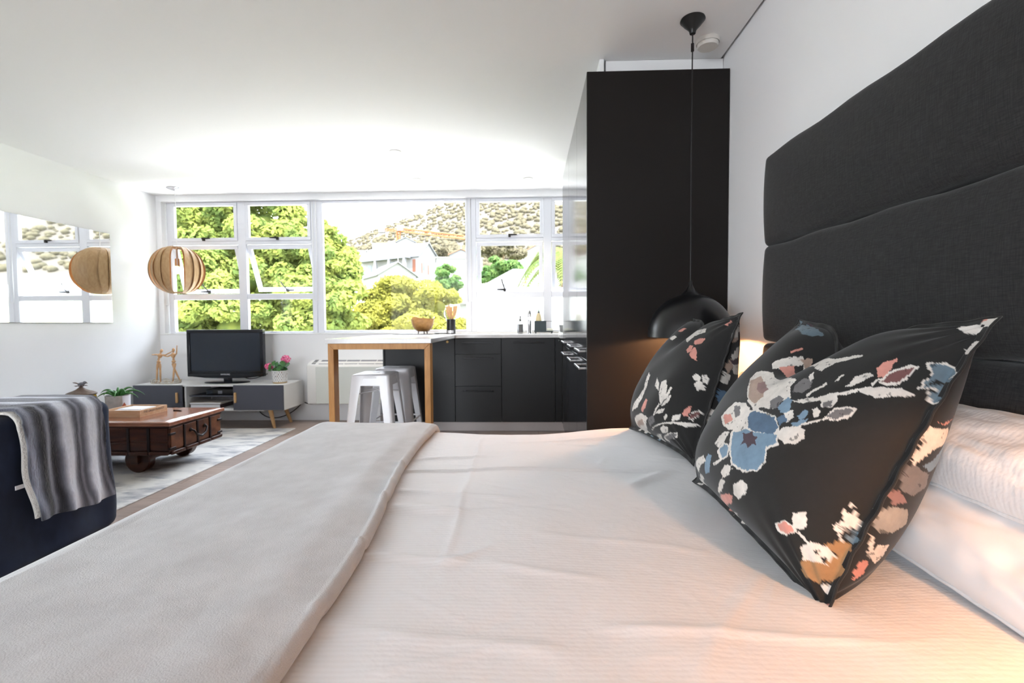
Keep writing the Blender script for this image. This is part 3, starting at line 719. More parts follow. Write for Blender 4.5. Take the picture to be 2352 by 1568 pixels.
def spatula(x0, x1, ztop, wid, label, hole=False, y=4.93, dy=0.):
    b = MB(); z0 = ZW + .012
    b.tube([(x0, y, z0), ((x0 * .4 + x1 * .6), y + dy * .6, z0 + (ztop - z0) * .62), (x1, y + dy, ztop - .055)], [.0055, .006, .0075], 8)
    o = b.build('wooden_spatula', 'spatula', label=label, cat='spatula', group='wooden spatulas in the black pot', smooth=60)
    lean = (x1 - x0) * .25
    pts = [(-.009, -.06), (.009, -.06), (wid * .75, -.03), (wid, .055), (-wid, .05), (-wid * .75, -.025)]
    q = MB().prism(pts, lambda p: (x1 + lean * (p[1] / .1) + p[0], y + dy - .003, ztop - .05 + p[1] + .0), lambda p: (x1 + lean * (p[1] / .1) + p[0], y + dy + .003, ztop - .05 + p[1]))
    q.build('blade', 'spatula', o, bevel=.001)
    if hole: MB().lathe([(0, -.0035), (.009, -.0035)], (x1, y + dy, ztop - .035), 16, axis=Matrix.Rotation(math.pi / 2, 3, 'X')).build('hole', 'bowl', o)
spatula(-.795, -.826, 1.222, .026, 'wooden spatula with a round hole in the black pot, leftmost', True)
spatula(-.792, -.797, 1.215, .014, 'narrow wooden spatula between two others in the black pot', dy=.012)
spatula(-.805, -.758, 1.224, .024, 'wooden spatula leaning right in the black pot', dy=-.006)
o = MB().tube([(-.815, 4.915, ZW + .012), (-.838, 4.913, 1.06), (-.852, 4.912, 1.12)], .004, 8).build('serving_spoon', 'chrome', label='steel serving spoon leaning left in the black pot', cat='spoon', smooth=60)
MB().ell((-.860, 4.912, 1.145), (.014, .006, .034), 14, 10).build('spoon_head', 'chrome', o, smooth=180)
t = thing('soap_dispenser', (-.085, 4.95, ZW), 'square clear dispenser of lilac hand soap with pump', 'soap dispenser')
MB().rbox(-.115, -.055, 4.92, 4.98, ZW, ZW + .125, .006, 5).build('bottle', 'clear', t, smooth=60, weld=True)
MB().rbox(-.111, -.059, 4.924, 4.976, ZW + .012, ZW + .095, .004, 5).build('soap', 'lilac', t, smooth=60, weld=True)
MB().lathe([(0, .124), (.012, .124), (.012, .145), (.006, .148), (.006, .168), (.008, .170), (.008, .178), (0, .18)], (-.085, 4.95, ZW), 16).box(-.089, -.081, 4.905, 4.95, ZW + .170, ZW + .178).build('pump', 'greyplastic', t, smooth=50)
t = thing('kitchen_tap', (.012, 5.0, ZW), 'short polished chrome kitchen tap standing beside the dark caddy', 'tap')
MB().lathe([(0, 0), (.026, 0), (.026, .008), (.021, .014), (.021, .15), (.0235, .165), (.0235, .205), (.018, .228), (.016, .232), (0, .233)], (.012, 5.0, ZW), 24).build('tap_body', 'chrome', t, smooth=45)
MB().tube([(.012, 5.0, ZW + .135), (.012, 4.93, ZW + .165), (.012, 4.86, ZW + .155), (.012, 4.845, ZW + .13)], [.014, .013, .012, .011], 14).build('spout', 'chrome', t, smooth=60)
MB().tube([(.012, 5.0, ZW + .225), (.012, 4.965, ZW + .25)], [.006, .005], 10).build('lever', 'chrome', t, smooth=60)
t = thing('sink_caddy', (.15, 4.95, ZW), 'dark metal sink caddy box with wire rail and foot tray', 'sink caddy')
b = MB(); frame_rect  # open box
b.box(.062, .182, 4.90, 4.904, ZW + .024, ZW + .128).box(.062, .182, 4.984, 4.988, ZW + .024, ZW + .128).box(.062, .066, 4.904, 4.984, ZW + .024, ZW + .128).box(.178, .182, 4.904, 4.984, ZW + .024, ZW + .128)
b.build('box', 'caddy', t, bevel=.001)
MB().box(.060, .252, 4.895, 4.992, ZW + .012, ZW + .024).build('foot_tray', 'caddy', t, bevel=.002)
for x in (.075, .24):
    for y in (4.905, 4.98): MB().cyl((x, y, ZW), (x, y, ZW + .0125), .005, .006, 8).build('foot', 'caddy', t)
MB().tube([(.182, 4.902, ZW + .124), (.248, 4.902, ZW + .122), (.248, 4.986, ZW + .122), (.182, 4.986, ZW + .124)], .0018, 6).build('wire_rail', 'iron', t)
t = thing('dish_soap', (.105, 4.945, ZW + .024), 'clear bottle of pale yellow dish soap with green nozzle', 'bottle')
MB().lathe([(0, .0), (.032, .0), (.034, .01), (.034, .06), (.033, .105), (.026, .155), (.016, .178), (.012, .184), (0, .184)], (.105, 4.945, ZW + .0245), 28).build('bottle_body', 'yellowsoap', t, smooth=50)
MB().lathe([(0, .184), (.013, .184), (.012, .198), (.006, .204), (0, .204)], (.105, 4.945, ZW + .0245), 18).build('collar', 'greyplastic', t, smooth=50)
MB().lathe([(0, .204), (.005, .204), (.006, .214), (.004, .219), (0, .22)], (.105, 4.945, ZW + .0245), 14).build('nozzle', 'greenplastic', t, smooth=50)
MB().rbox(.188, .248, 4.905, 4.975, ZW + .0245, ZW + .050, .005, 4).build('sponge', 'sponge', label='cream sponge resting on the dark caddy tray', cat='sponge', smooth=60, weld=True)
MB().lathe([(0, .004), (.026, .0), (.028, .006), (.040, .086), (.0385, .086), (.0265, .010), (0, .010)], (.345, 4.80, ZW), 28).build('drinking_glass', 'clear', label='clear tumbler at the right end of the worktop', cat='glass', smooth=50)

# ------------------------------------------------------------------ tv unit
TY0, TY1, TX0, TX1, TZ0, TZ1 = 4.665, 5.075, -3.985, -2.44, .19, .447
t = thing('tv_unit', ((TX0 + TX1) / 2, 4.87, 0), 'low white media unit with slate sliding doors and splayed oak legs', 'tv unit')
MB().box(TX0, TX1, TY0 + .012, TY1, TZ1 - .018, TZ1).build('top', 'white_lac', t, bevel=.002)
MB().box(TX0, TX1, TY0 + .012, TY1, TZ0, TZ0 + .018).build('bottom', 'white_lac', t, bevel=.002)
for x in (TX0, TX1 - .018): MB().box(x, x + .018, TY0 + .012, TY1, TZ0 + .018, TZ1 - .018).build('side_panel', 'white_lac', t)
MB().box(TX0 + .018, TX1 - .018, TY1 - .008, TY1, TZ0 + .018, TZ1 - .018).build('back_panel', 'white_lac', t)
for x in (-3.465, -2.948): MB().box(x, x + .016, TY0 + .02, TY1 - .008, TZ0 + .018, TZ1 - .018).build('divider', 'white_lac', t)
MB().box(-3.449, -2.948, TY0 + .06, TY1 - .008, .318, .332).build('shelf', 'grey_door', t, bevel=.001)
for x0, x1, hx in ((TX0 + .004, -3.478, -3.522), (-2.952, TX1 - .004, -2.925)):
    d = MB().box(x0, x1, TY0 - .004, TY0 + .0115, TZ0 + .004, TZ1 - .004).build('sliding_door', 'grey_door', t, bevel=.0015)
    MB().rbox(hx - .010, hx + .010, TY0 - .026, TY0 - .0045, .268, .372, .006, 4).build('handle', 'pale_oak', d, smooth=60, weld=True)
MB().box(TX0 + .25, TX1 - .25, TY0 + .08, TY1 - .08, TZ0 - .022, TZ0).build('underframe', 'white_lac', t)
for x, y, dx, dy in ((-2.62, 4.74, .055, -.03), (-2.60, 4.98, .055, .03), (-3.80, 4.74, -.055, -.03), (-3.82, 4.98, -.055, .03)):
    MB().cyl((x + dx, y + dy, 0), (x, y, TZ0), .014, .023, 18).build('leg', 'pale_oak', t, smooth=50)

t = thing('television', (-3.135, 4.86, TZ1), 'black flat-screen television on the white media unit', 'television')
tx0, tx1, tz0, tz1, tyf = -3.540, -2.735, .512, .997, 4.835
bz = MB(); frame_rect(bz, tx0, tx1, tz0, tz1, .034, tyf, tyf + .05)
bz.box(tx0 + .034, tx1 - .034, tyf + .004, tyf + .05, tz0 + .034, tz0 + .058)
bz.build('bezel', 'tvblack', t, bevel=.004)
MB().box(tx0 + .036, tx1 - .036, tyf + .008, tyf + .02, tz0 + .058, tz1 - .034).build('screen', 'screen', t)
MB().rbox(tx0 + .02, tx1 - .02, tyf + .045, tyf + .10, tz0 + .03, tz1 - .03, .02, 6).build('rear_housing', 'black', t, smooth=60, weld=True)
MB().prism([(tx0 + .01, tz0 + .004), (-3.138 - .22, tz0 - .014), (-3.138, tz0 - .020), (-3.138 + .22, tz0 - .014), (tx1 - .01, tz0 + .004)], lambda p: (p[0], tyf + .004, p[1]), lambda p: (p[0], tyf + .044, p[1])).build('chin', 'tvblack', t)
text_part('SAMSUNG', .022, .0005, Matrix.Translation((-3.138, tyf - .0005, tz0 + .022)) @ Matrix.Rotation(math.pi / 2, 4, 'X'), 'brand_lettering', 'silver', t)
MB().rbox(-3.175, -3.10, 4.855, 4.90, TZ1 + .006, .53, .012, 5).build('neck', 'tvblack', t, smooth=60, weld=True)
MB().lathe([(0, 0), (.232, 0), (.235, .004), (.225, .009), (.1, .014), (0, .014)], (-3.137, 4.865, TZ1), 48, sy=.5).build('stand_base', 'tvblack', t, smooth=50)
MB().tube(bez((-3.06, 4.95, .56), (-3.02, 4.98, .44), (-2.95, 5.0, .455), (-2.80, 5.03, .52), 10), .005, 6).build('power_lead', 'cable', label='thin black lead curling behind the television stand', cat='cable', smooth=60)
MB().tube(bez((-2.98, 5.09, .25), (-2.95, 5.06, -.05), (-2.6, 5.03, .0), (-2.46, 5.1, .20), 18), .005, 6).build('floor_cable', 'cable', label='brown-black cable drooping behind the media unit legs', cat='cable', smooth=60)
MB().tube(bez((-2.43, 5.09, .20), (-2.38, 5.06, .185), (-2.33, 5.06, .19), (-2.27, 5.07, .2), 8), .006, 6).build('heater_cable', 'cable', label='short black cable entering the white convector unit', cat='cable', smooth=60)
t = thing('set_top_box', (-3.11, 4.88, .332), 'black set-top box on the shelf of the media unit', 'set-top box')
MB().rbox(-3.30, -2.97, 4.76, 5.02, .334, .392, .008, 5).build('case', 'black', t, smooth=60, weld=True)
MB().box(-3.285, -3.225, 4.757, 4.7605, .345, .378).build('display', 'screen', t)
MB().box(-3.17, -3.125, 4.756, 4.7605, .345, .375).build('front_button', 'grille', t)
t = thing('paperback', (-3.27, 4.83, TZ0 + .018), 'thick dark book lying under another in the media unit', 'book')
MB().box(-3.42, -3.11, 4.70, 4.92, .2085, .246).build('cover', 'book1', t, bevel=.002); MB().box(-3.415, -3.115, 4.698, 4.915, .213, .2415).build('pages', 'paper', t)
t = thing('magazine_pile_top', (-3.27, 4.83, .247), 'pale book lying on top of the dark book in the media unit', 'book')
t.name = 'picture_book'
MB().box(-3.425, -3.105, 4.695, 4.91, .2465, .264).build('cover', 'book2', t, bevel=.002); MB().box(-3.42, -3.11, 4.693, 4.905, .249, .2615).build('pages', 'paper', t)

# geranium in a dotted pot
gx, gy = -2.56, 4.83
t = thing('potted_geranium', (gx, gy, TZ1), 'pink geranium in a white dotted pot on the media unit', 'potted plant')
N, Mz = 120, 26; A = np.zeros((Mz, N, 3)); Cc = np.ones((Mz, N, 3)) * np.array((.80, .80, .79))
for i in range(Mz):
    z = .012 + .118 * i / (Mz - 1)
    for j in range(N):
        a = 2 * math.pi * j / N; r = .068 + .012 * i / (Mz - 1)
        A[i, j] = (gx + r * math.cos(a), gy + r * math.sin(a), TZ1 + z)
        row = z / .0185; colm = a / (2 * math.pi) * 22
        if abs(row - round(row)) < .30 and abs(colm + .5 * (round(row) % 2) - round(colm + .5 * (round(row) % 2))) < .14 and 1 <= round(row) <= 6:
            Cc[i, j] = [(.10, .09, .10), (.25, .15, .10), (.13, .12, .16), (.45, .40, .36)][(int(round(row)) * 3 + int(round(colm))) % 4]
b = MB().grid(A, closev=True); b.col = Cc.reshape(-1, 3); b.build('pot', 'dotpot', t, smooth=60)
MB().lathe([(0, 0), (.062, 0), (.067, .004), (.068, .0125), (0, .0125)], (gx, gy, TZ1), 32).build('pot_base', 'gold', t, smooth=40)
MB().lathe([(0, .118), (.078, .118)], (gx, gy, TZ1), 24).build('soil', 'soil', t)
def round_leaf(c, nrm, r, m, parent, name='leaf'):
    n = Vector(nrm).normalized(); q = Vector((0, 0, 1)).rotation_difference(n).to_matrix(); v = [Vector(c)]; k = 14
    for j in range(k):
        a = 2 * math.pi * j / k; rr = r * (1 + .10 * math.cos(5 * a)) * (.55 if j == 0 else 1)
        v.append(Vector(c) + q @ Vector((rr * math.cos(a), rr * math.sin(a), .22 * r * (1 + .5 * math.cos(3 * a)))))
    return MB().add(v, [(0, j + 1, (j + 1) % k + 1) for j in range(k)]).build(name, m, parent, smooth=180)
for k in range(34):
    a = random.uniform(0, 6.28); rr = random.uniform(.02, .095); h = random.uniform(.13, .21) - rr * .5 * (k % 3 == 0)
    c = (gx + rr * math.cos(a), gy + rr * math.sin(a), TZ1 + h)
    round_leaf(c, (math.cos(a) * rr * 9, math.sin(a) * rr * 9 - .5, .7), random.uniform(.022, .036), 'gerleaf', t)
for c, n_, r in (((gx - .094, gy - .03, TZ1 + .172), 34, .040), ((gx + .07, gy - .01, TZ1 + .245), 36, .044), ((gx + .045, gy + .0, TZ1 + .205), 10, .024)):
    MB().tube(bez((gx, gy, TZ1 + .12), (gx, gy, TZ1 + .16), (c[0] * .7 + gx * .3, c[1], c[2] - .05), c, 8), .0025, 6).build('flower_stem', 'stem', t)
    hd = MB()
    for k in range(n_):
        z = 1 - 2 * (k + .5) / n_; a = k * 2.39996; q = math.sqrt(1 - z * z)
        nn = Vector((q * math.cos(a), q * math.sin(a), z * .8)); p = Vector(c) + nn * r * random.uniform(.75, 1.05)
        qq = Vector((0, 0, 1)).rotation_difference(nn.normalized()).to_matrix(); v = [p - nn * .004]
        for j in range(10): aa = 2 * math.pi * j / 10; v.append(p + qq @ Vector((.013 * (1 if j % 2 else .7) * math.cos(aa), .013 * (1 if j % 2 else .7) * math.sin(aa), .003)))
        hd.add(v, [(0, j + 1, (j + 1) % 10 + 1) for j in range(10)])
    hd.build('flower_head', 'pink', t, smooth=60)

# two dancing artist's mannequins on an ornate tray
def mw(cx, cyy, y=4.80):
    pxx, pyy = 330 + cx / 12.064, 770 + cyy / 12.064
    return Vector((-3.906 + (pxx - 346) * .00461, y, .4675 + (876 - pyy) * .0045))
mt = thing('ornate_tray', (-3.75, 4.81, TZ1), 'oval mirrored tray with cream filigree rim under the mannequins', 'tray')
MB().lathe([(0, .004), (.14, .004), (.146, .0), (.15, .004), (.15, .012), (.142, .012), (.14, .008), (0, .008)], (-3.75, 4.81, TZ1), 48, sy=.5).build('base', 'filigree', mt, smooth=40)
MB().lathe([(0, .0085), (.138, .0085)], (-3.75, 4.81, TZ1), 48, sy=.5).build('mirror_plate', 'mirror', mt)
rim = []
for j in range(160):
    a = 2 * math.pi * j / 160; h = .010 + .028 * abs(math.sin(4 * a)) ** .7; o_ = 1 + .05 * abs(math.sin(4 * a))
    rim.append((-3.75 + .148 * o_ * math.cos(a), 4.81 + .074 * o_ * math.sin(a), TZ1 + h))
MB().tube(rim, .0035, 6, closed=True).build('filigree_rim', 'filigree', mt, smooth=60)
for k in range(8):
    a = 2 * math.pi * (k + .5) / 8; c = Vector((-3.75 + .152 * math.cos(a), 4.81 + .077 * math.sin(a), TZ1 + .022))
    tn = Vector((-math.sin(a), .5 * math.cos(a), 0)).normalized()
    MB().tube([c + tn * .014 * math.cos(q) + Vector((0, 0, .011 * math.sin(q))) for q in np.linspace(0, 6.28, 14)[:-1]], .0025, 5, closed=True).build('scroll', 'filigree', mt, smooth=60)
def mannequin(J, label):
    foot = min(J['legs'][0][2].z, J['legs'][1][2].z)
    t = thing('mannequin', (J['pelvis'].x, 4.80, TZ1 + .0085), label, 'mannequin', 'wooden drawing mannequins')
    def cap(name, a, b_, r0, r1):
        d = (b_ - a); P = [a - d.normalized() * r0 * .6, a, a * .5 + b_ * .5, b_, b_ + d.normalized() * r1 * .6]
        MB().tube(P, [r0 * .45, r0, max(r0, r1) * 1.02, r1, r1 * .45], 12).build(name, 'mannequin', t, smooth=60)
    h, nk, ch, ws, pv = J['head'], J['neck'], J['chest'], J['waist'], J['pelvis']
    q = Vector((0, 0, 1)).rotation_difference((h - nk).normalized()).to_matrix()
    MB().ell(h, (.0125, .014, .020), 14, 10, q).build('head', 'mannequin', t, smooth=180)
    MB().cyl(nk - (h - nk) * .25, h - (h - nk) * .45, .006, .006, 10).build('neck', 'mannequin', t, smooth=60)
    cap('chest', ch + (nk - ch) * .55, ch + (ws - ch) * .45, .021, .015); MB().ell(ws, (.011, .011, .013), 12, 8).build('waist_ball', 'mannequin', t, smooth=180)
    cap('pelvis', pv + (ws - pv) * .35, pv - (ws - pv) * .25, .014, .018)
    for L in J['legs']:
        dy = L[3] if len(L) > 3 else 0
        cap('thigh', L[0], L[1], .011, .008); cap('calf', L[1], L[2], .0085, .0055)
        f = L[2]; MB().ell((f.x, f.y - .010, TZ1 + .0085 + .005), (.008, .019, .005), 12, 8).build('foot', 'mannequin', t, smooth=180)
        MB().ell(L[1], (.0085, .0085, .0085), 10, 8).build('knee', 'mannequin', t, smooth=180)
    for Am in J['arms']:
        cap('upper_arm', Am[0], Am[1], .0075, .006); cap('forearm', Am[1], Am[2], .006, .0045)
        d = (Am[2] - Am[1]).normalized(); qq = Vector((0, 0, 1)).rotation_difference(d).to_matrix()
        MB().ell(Am[2] + d * .012, (.005, .004, .013), 10, 8, qq).build('hand', 'mannequin', t, smooth=180)
    return t
zf = lambda v: Vector((v.x, v.y, TZ1 + .018))
mannequin(dict(head=mw(522, 432), neck=mw(492, 510), chest=mw(478, 575), waist=mw(440, 662), pelvis=mw(435, 735),
    legs=[(mw(408, 790), mw(396, 960, 4.795), zf(mw(382, 1150, 4.79))), (mw(466, 790), mw(472, 965, 4.80), zf(mw(468, 1150, 4.80)))],
    arms=[(mw(548, 548, 4.80), mw(650, 545, 4.79), mw(820, 462, 4.785)), (mw(430, 535, 4.80), mw(385, 530, 4.76), mw(440, 525, 4.72))]), 'wooden mannequin with tilted head standing on both feet, left of the pair')
mannequin(dict(head=mw(855, 408), neck=mw(845, 480), chest=mw(842, 570), waist=mw(850, 662), pelvis=mw(850, 725),
    legs=[(mw(824, 790), mw(852, 945, 4.81), zf(mw(955, 1110, 4.83))), (mw(888, 790), mw(862, 950, 4.795), zf(mw(832, 1140, 4.79)))],
    arms=[(mw(890, 540, 4.80), mw(935, 522, 4.80), mw(950, 345, 4.80)), (mw(795, 545, 4.80), mw(720, 588, 4.785), mw(600, 565, 4.785))]), 'wooden mannequin with crossed legs and one raised arm')

# ------------------------------------------------------------------ rug
RX0, RX1, RY0, RY1 = -4.0, -2.335, 1.3, 4.68
MB().box(RX0, RX1, RY0, RY1, .0, .008).build('area_rug', 'rug', label='pale distressed grey area rug under the wooden trunk', cat='rug', bevel=.003)
ZR = .008

# ------------------------------------------------------------------ trunk coffee table
bx0, bx1, by0, by1, bz0, bz1 = -3.62, -2.475, 3.185, 3.735, .155, .352
t = thing('trunk_table', (-3.05, 3.46, ZR), 'dark wooden trunk coffee table with iron straps and solid wheels', 'coffee table')
MB().box(bx0, bx1, by0, by1, bz0, bz1).build('body', 'mahog', t, bevel=.003)
MB().rbox(bx0 - .022, bx1 + .022, by0 - .025, by1 + .025, bz1, .385, .010, 6).build('top', 'trunk_top', t, smooth=50, weld=True)
MB().box(bx0 - .006, bx1 + .006, by0 - .006, by1 + .006, bz1 - .014, bz1).build('top_moulding', 'mahog', t, bevel=.004)
# end panels, straps and base rail on the side facing the bed
ny = 4; wy = (by1 - by0) / ny
for k in range(ny):
    y0 = by0 + k * wy
    MB().box(bx1, bx1 + .006, y0 + .010, y0 + wy - .010, bz0 + .03, bz1 - .016).build('end_panel', 'trunk_panel', t, bevel=.003)
    MB().rbox(bx1, bx1 + .018, y0 + .004, y0 + wy - .004, bz0 - .004, bz0 + .022, .006, 4).build('base_rail', 'mahog', t, smooth=60, weld=True)
for k in range(1, ny):
    y0 = by0 + k * wy
    MB().box(bx1, bx1 + .012, y0 - .009, y0 + .009, bz0 - .006, bz1 - .012).build('iron_strap', 'iron', t, bevel=.003)
for z in (.295, .195):
    for y in (by0 - .004, by1 - .050): MB().box(bx1 - .01, bx1 + .011, y, y + .055, z - .008, z + .008).build('corner_bracket', 'iron', t, bevel=.003)
yh, zh = (by0 + by1) / 2, .285
hp = [(bx1 + .014, yh - .075, zh), (bx1 + .030, yh - .070, zh - .005), (bx1 + .036, yh - .05, zh - .04), (bx1 + .038, yh, zh - .06), (bx1 + .036, yh + .05, zh - .04), (bx1 + .030, yh + .070, zh - .005), (bx1 + .014, yh + .075, zh)]
MB().tube(hp, [.006, .007, .008, .009, .008, .007, .006], 10).build('drop_handle', 'iron', t, smooth=60)
for y in (yh - .075, yh + .075): MB().ell((bx1 + .01, y, zh), (.012, .014, .014), 10, 8).build('handle_boss', 'iron', t, smooth=180)
nx = 8; wx = (bx1 - bx0) / nx
for k in range(nx):
    x0 = bx0 + k * wx
    for z0, z1 in ((bz0 + .03, .235), (.250, bz1 - .016)):
        MB().box(x0 + .010, x0 + wx - .010, by0 - .006, by0, z0, z1).build('front_panel', 'mahog', t, bevel=.003)
    MB().rbox(x0 + .004, x0 + wx - .004, by0 - .016, by0, bz0 - .004, bz0 + .022, .006, 4).build('base_rail', 'mahog', t, smooth=60, weld=True)
    if k: MB().box(x0 - .009, x0 + .009, by0 - .011, by0, bz0 - .006, bz1 - .012).build('iron_strap', 'iron', t, bevel=.003)
AX = Matrix.Rotation(math.pi / 2, 3, 'X')
for x in (-2.76, -3.36):
    for y in (3.275, 3.705):
        w_ = MB().lathe([(0, -.03), (.085, -.03), (.092, -.024), (.092, .024), (.085, .03), (0, .03)], (x, y, ZR + .092), 36, axis=AX).build('wheel', 'mahog', t, smooth=40)
        MB().lathe([(0, .03), (.02, .03), (.018, .04), (0, .042)], (x, y, ZR + .092), 18, axis=AX).build('hub', 'iron', w_, smooth=50)
    MB().box(x - .025, x + .025, 3.22, 3.72, ZR + .07, bz0).build('axle_beam', 'mahog', t)

ZK = .385
# wooden tray with papers, lettering on its side
t = thing('wooden_tray', (-2.95, 3.46, ZK), 'shallow pine tray box with lettering on its side, on the trunk', 'tray')
ax0, ax1, ay0, ay1, ah = -3.09, -2.805, 3.338, 3.60, .048
MB().box(ax0, ax1, ay0, ay1, ZK, ZK + .008).build('bottom', 'traywood', t)
MB().box(ax0, ax1, ay0, ay0 + .012, ZK + .008, ZK + ah).build('front_board', 'traywood', t, bevel=.0015); MB().box(ax0, ax1, ay1 - .012, ay1, ZK + .008, ZK + ah).build('rear_board', 'traywood', t, bevel=.0015)
for x in (ax0, ax1 - .012): MB().box(x, x + .012, ay0 + .0125, ay1 - .0125, ZK + .008, ZK + ah).build('side_board', 'traywood', t, bevel=.0015)
text_part('THE GREEN MARKET', .021, .0003, Matrix.Translation((ax1 + .0004, (ay0 + ay1) / 2, ZK + .031)) @ Matrix.Rotation(math.pi / 2, 4, 'Z') @ Matrix.Rotation(math.pi / 2, 4, 'X'), 'lettering', 'ink', t)
for k, (x, y, w_, h_, r_) in enumerate(((-2.955, 3.455, .20, .14, .05), (-2.95, 3.49, .19, .13, -.08))):
    c, s = math.cos(r_), math.sin(r_)
    MB().prism([(-w_ / 2, -h_ / 2), (w_ / 2, -h_ / 2), (w_ / 2, h_ / 2), (-w_ / 2, h_ / 2)], lambda p: (x + p[0] * c - p[1] * s, y + p[0] * s + p[1] * c, ZK + .020 + k * .0185), lambda p: (x + p[0] * c - p[1] * s, y + p[0] * s + p[1] * c, ZK + .038 + k * .006)).build('booklet', 'paper', label=('white booklet lying lower in the pine tray', 'white booklet lying uppermost in the pine tray')[k], cat='booklet', group='booklets in the pine tray')
MB().tube([(-2.755, 3.60, ZK + .004), (-2.69, 3.585, ZK + .004), (-2.675, 3.582, ZK + .004)], [.004, .004, .0015], 8).build('pen', 'black', label='black pen lying on the trunk beside the tray', cat='pen', smooth=60)
# aloe in a concrete pot
ax_, ay_ = -3.255, 3.665
t = thing('potted_aloe', (ax_, ay_, ZK), 'small aloe in a concrete pot with painted terracotta triangle, on the trunk', 'potted plant')
MB().lathe([(0, 0), (.072, 0), (.076, .004), (.080, .112), (.073, .112), (.070, .10), (0, .10)], (ax_, ay_, ZK), 40).build('pot', 'concrete', t, smooth=40)
MB().lathe([(0, .101), (.069, .101)], (ax_, ay_, ZK), 24).build('soil', 'soil', t)
ca = math.atan2(-ay_, -ax_)
def potpatch(zz, name, m, off=.0012):
    A = np.array([[(ax_ + (.076 + .004 * z / .112 + off) * math.cos(a), ay_ + (.076 + .004 * z / .112 + off) * math.sin(a), ZK + z) for a in row] for z, row in zz]); MB().grid(A).build(name, m, t, smooth=60)
potpatch([(z, np.linspace(ca + .35, ca + 1.5, 12)) for z in np.linspace(.004, .110, 5)], 'whitewash_patch', 'potwhite')
potpatch([(z, np.linspace(ca + .50 - .40 * (1 - z / .06), ca + .50 + .40 * (1 - z / .06), 8)) for z in np.linspace(.004, .0595, 8)], 'triangle_patch', 'terra', .0022)
for k, (a, L, up) in enumerate(((.1, .17, .35), (1.0, .13, .9), (1.9, .12, .75), (2.6, .15, .5), (3.3, .17, .35), (4.0, .11, 1.0), (4.6, .12, .8), (5.3, .15, .55), (5.9, .12, .9), (.6, .19, .45), (2.2, .08, 1.4))):
    L *= .84; d = Vector((math.cos(a), math.sin(a), 0)); p0 = Vector((ax_, ay_, ZK + .10)) + d * .012
    pts = bez(p0, p0 + d * L * .3 + Vector((0, 0, L * up * .8)), p0 + d * L * .7 + Vector((0, 0, L * up * .8)), p0 + d * L + Vector((0, 0, L * (up - .45) * .7)), 10)
    MB().tube(pts, [.010 * (1 - (i / 10) ** 1.6) + .0008 for i in range(11)], 8).build('leaf', 'aloe', t, smooth=60)
# lidded amber jar with a bird
ux, uy = -3.46, 3.57
t = thing('bird_jar', (ux, uy, ZK), 'amber jar with a bronze lid topped by a small bird', 'jar')
MB().lathe([(0, 0), (.07, 0), (.084, .012), (.092, .05), (.092, .10), (.088, .126), (.075, .130), (0, .130)], (ux, uy, ZK), 32).build('jar_body', 'amber', t, smooth=60)
MB().lathe([(0, .128), (.092, .128), (.096, .133), (.095, .140), (.088, .145), (.074, .152), (.050, .161), (.030, .172), (.018, .183), (.010, .190), (0, .192)], (ux, uy, ZK), 32).build('lid', 'urn', t, smooth=50)
for k in range(6):
    a = k * 1.05 + .4; MB().tube([(ux, uy, ZK + .188), (ux + .02 * math.cos(a), uy + .02 * math.sin(a), ZK + .2), (ux + .042 * math.cos(a), uy + .042 * math.sin(a), ZK + .198)], [.004, .003, .0015], 6).build('twig', 'urn', t, smooth=60)
bd = MB().ell((ux + .004, uy, ZK + .213), (.030, .013, .013), 16, 10, Matrix.Rotation(R_(-10), 3, 'Y')).ell((ux + .031, uy, ZK + .224), (.013, .011, .011), 14, 10).build('bird', 'bird', t, smooth=180)
MB().tube([(ux + .042, uy, ZK + .223), (ux + .055, uy, ZK + .218)], [.005, .001], 8).build('beak', 'urn', bd, smooth=60)
MB().hexa([(ux - .022, uy - .006, ZK + .212), (ux - .022, uy + .006, ZK + .212), (ux - .056, uy + .010, ZK + .222), (ux - .056, uy - .010, ZK + .222)], [(ux - .022, uy - .006, ZK + .217), (ux - .022, uy + .006, ZK + .217), (ux - .056, uy + .010, ZK + .225), (ux - .056, uy - .010, ZK + .225)]).build('tail', 'urn', bd)
for dy in (-.004, .004): MB().tube([(ux + .004, uy + dy, ZK + .203), (ux + .002, uy + dy, ZK + .186)], .0015, 5).build('leg', 'urn', bd)

# ------------------------------------------------------------------ navy sofa with striped throw
SX1 = -2.14
t = thing('sofa', (-3.05, 1.9, ZR), 'navy velvet slipcovered sofa, its arm end facing the bed', 'sofa')
def folds(G):
    x, y, z = G[..., 0], G[..., 1], G[..., 2]
    G = G.copy(); fl_ = np.clip((.66 - z) / .66, 0, 1)
    wv = .010 * np.sin(y * 21 + 1.2 * np.sin(z * 7)) * fl_ ** 1.2 + .018 * fl_ ** 2 + .010 * (fbm(y * 5, z * 6, 3) - .5)
    G[..., 0] += np.where(x > -2.3, wv, 0); G[..., 1] += np.where(y > 2.2, wv * .6 + .012 * (fbm(x * 6, z * 5, 5) - .5), 0)
    G[..., 2] += .012 * (fbm(x * 7, y * 7, 9) - .5) * (z > .5)
    return G
MB().rbox(-2.52, SX1, 1.40, 2.385, ZR + .004, .668, .055, 40, folds).build('arm', 'navy', t, smooth=180, weld=True)
MB().rbox(-4.0, -3.66, 1.40, 2.36, ZR + .004, .66, .055, 12).build('arm', 'navy', t, smooth=180, weld=True)
MB().rbox(-3.68, -2.50, 1.40, 2.30, ZR + .02, .30, .03, 8).build('base', 'navy', t, smooth=180, weld=True)
MB().rbox(-3.68, -2.50, 1.36, 1.62, .28, .80, .07, 12).build('backrest', 'navy', t, smooth=180, weld=True)
for x in (-3.665, -3.085): MB().rbox(x, x + .575, 1.60, 2.32, .30, .45, .05, 10).build('seat_cushion', 'navy', t, smooth=180, weld=True)

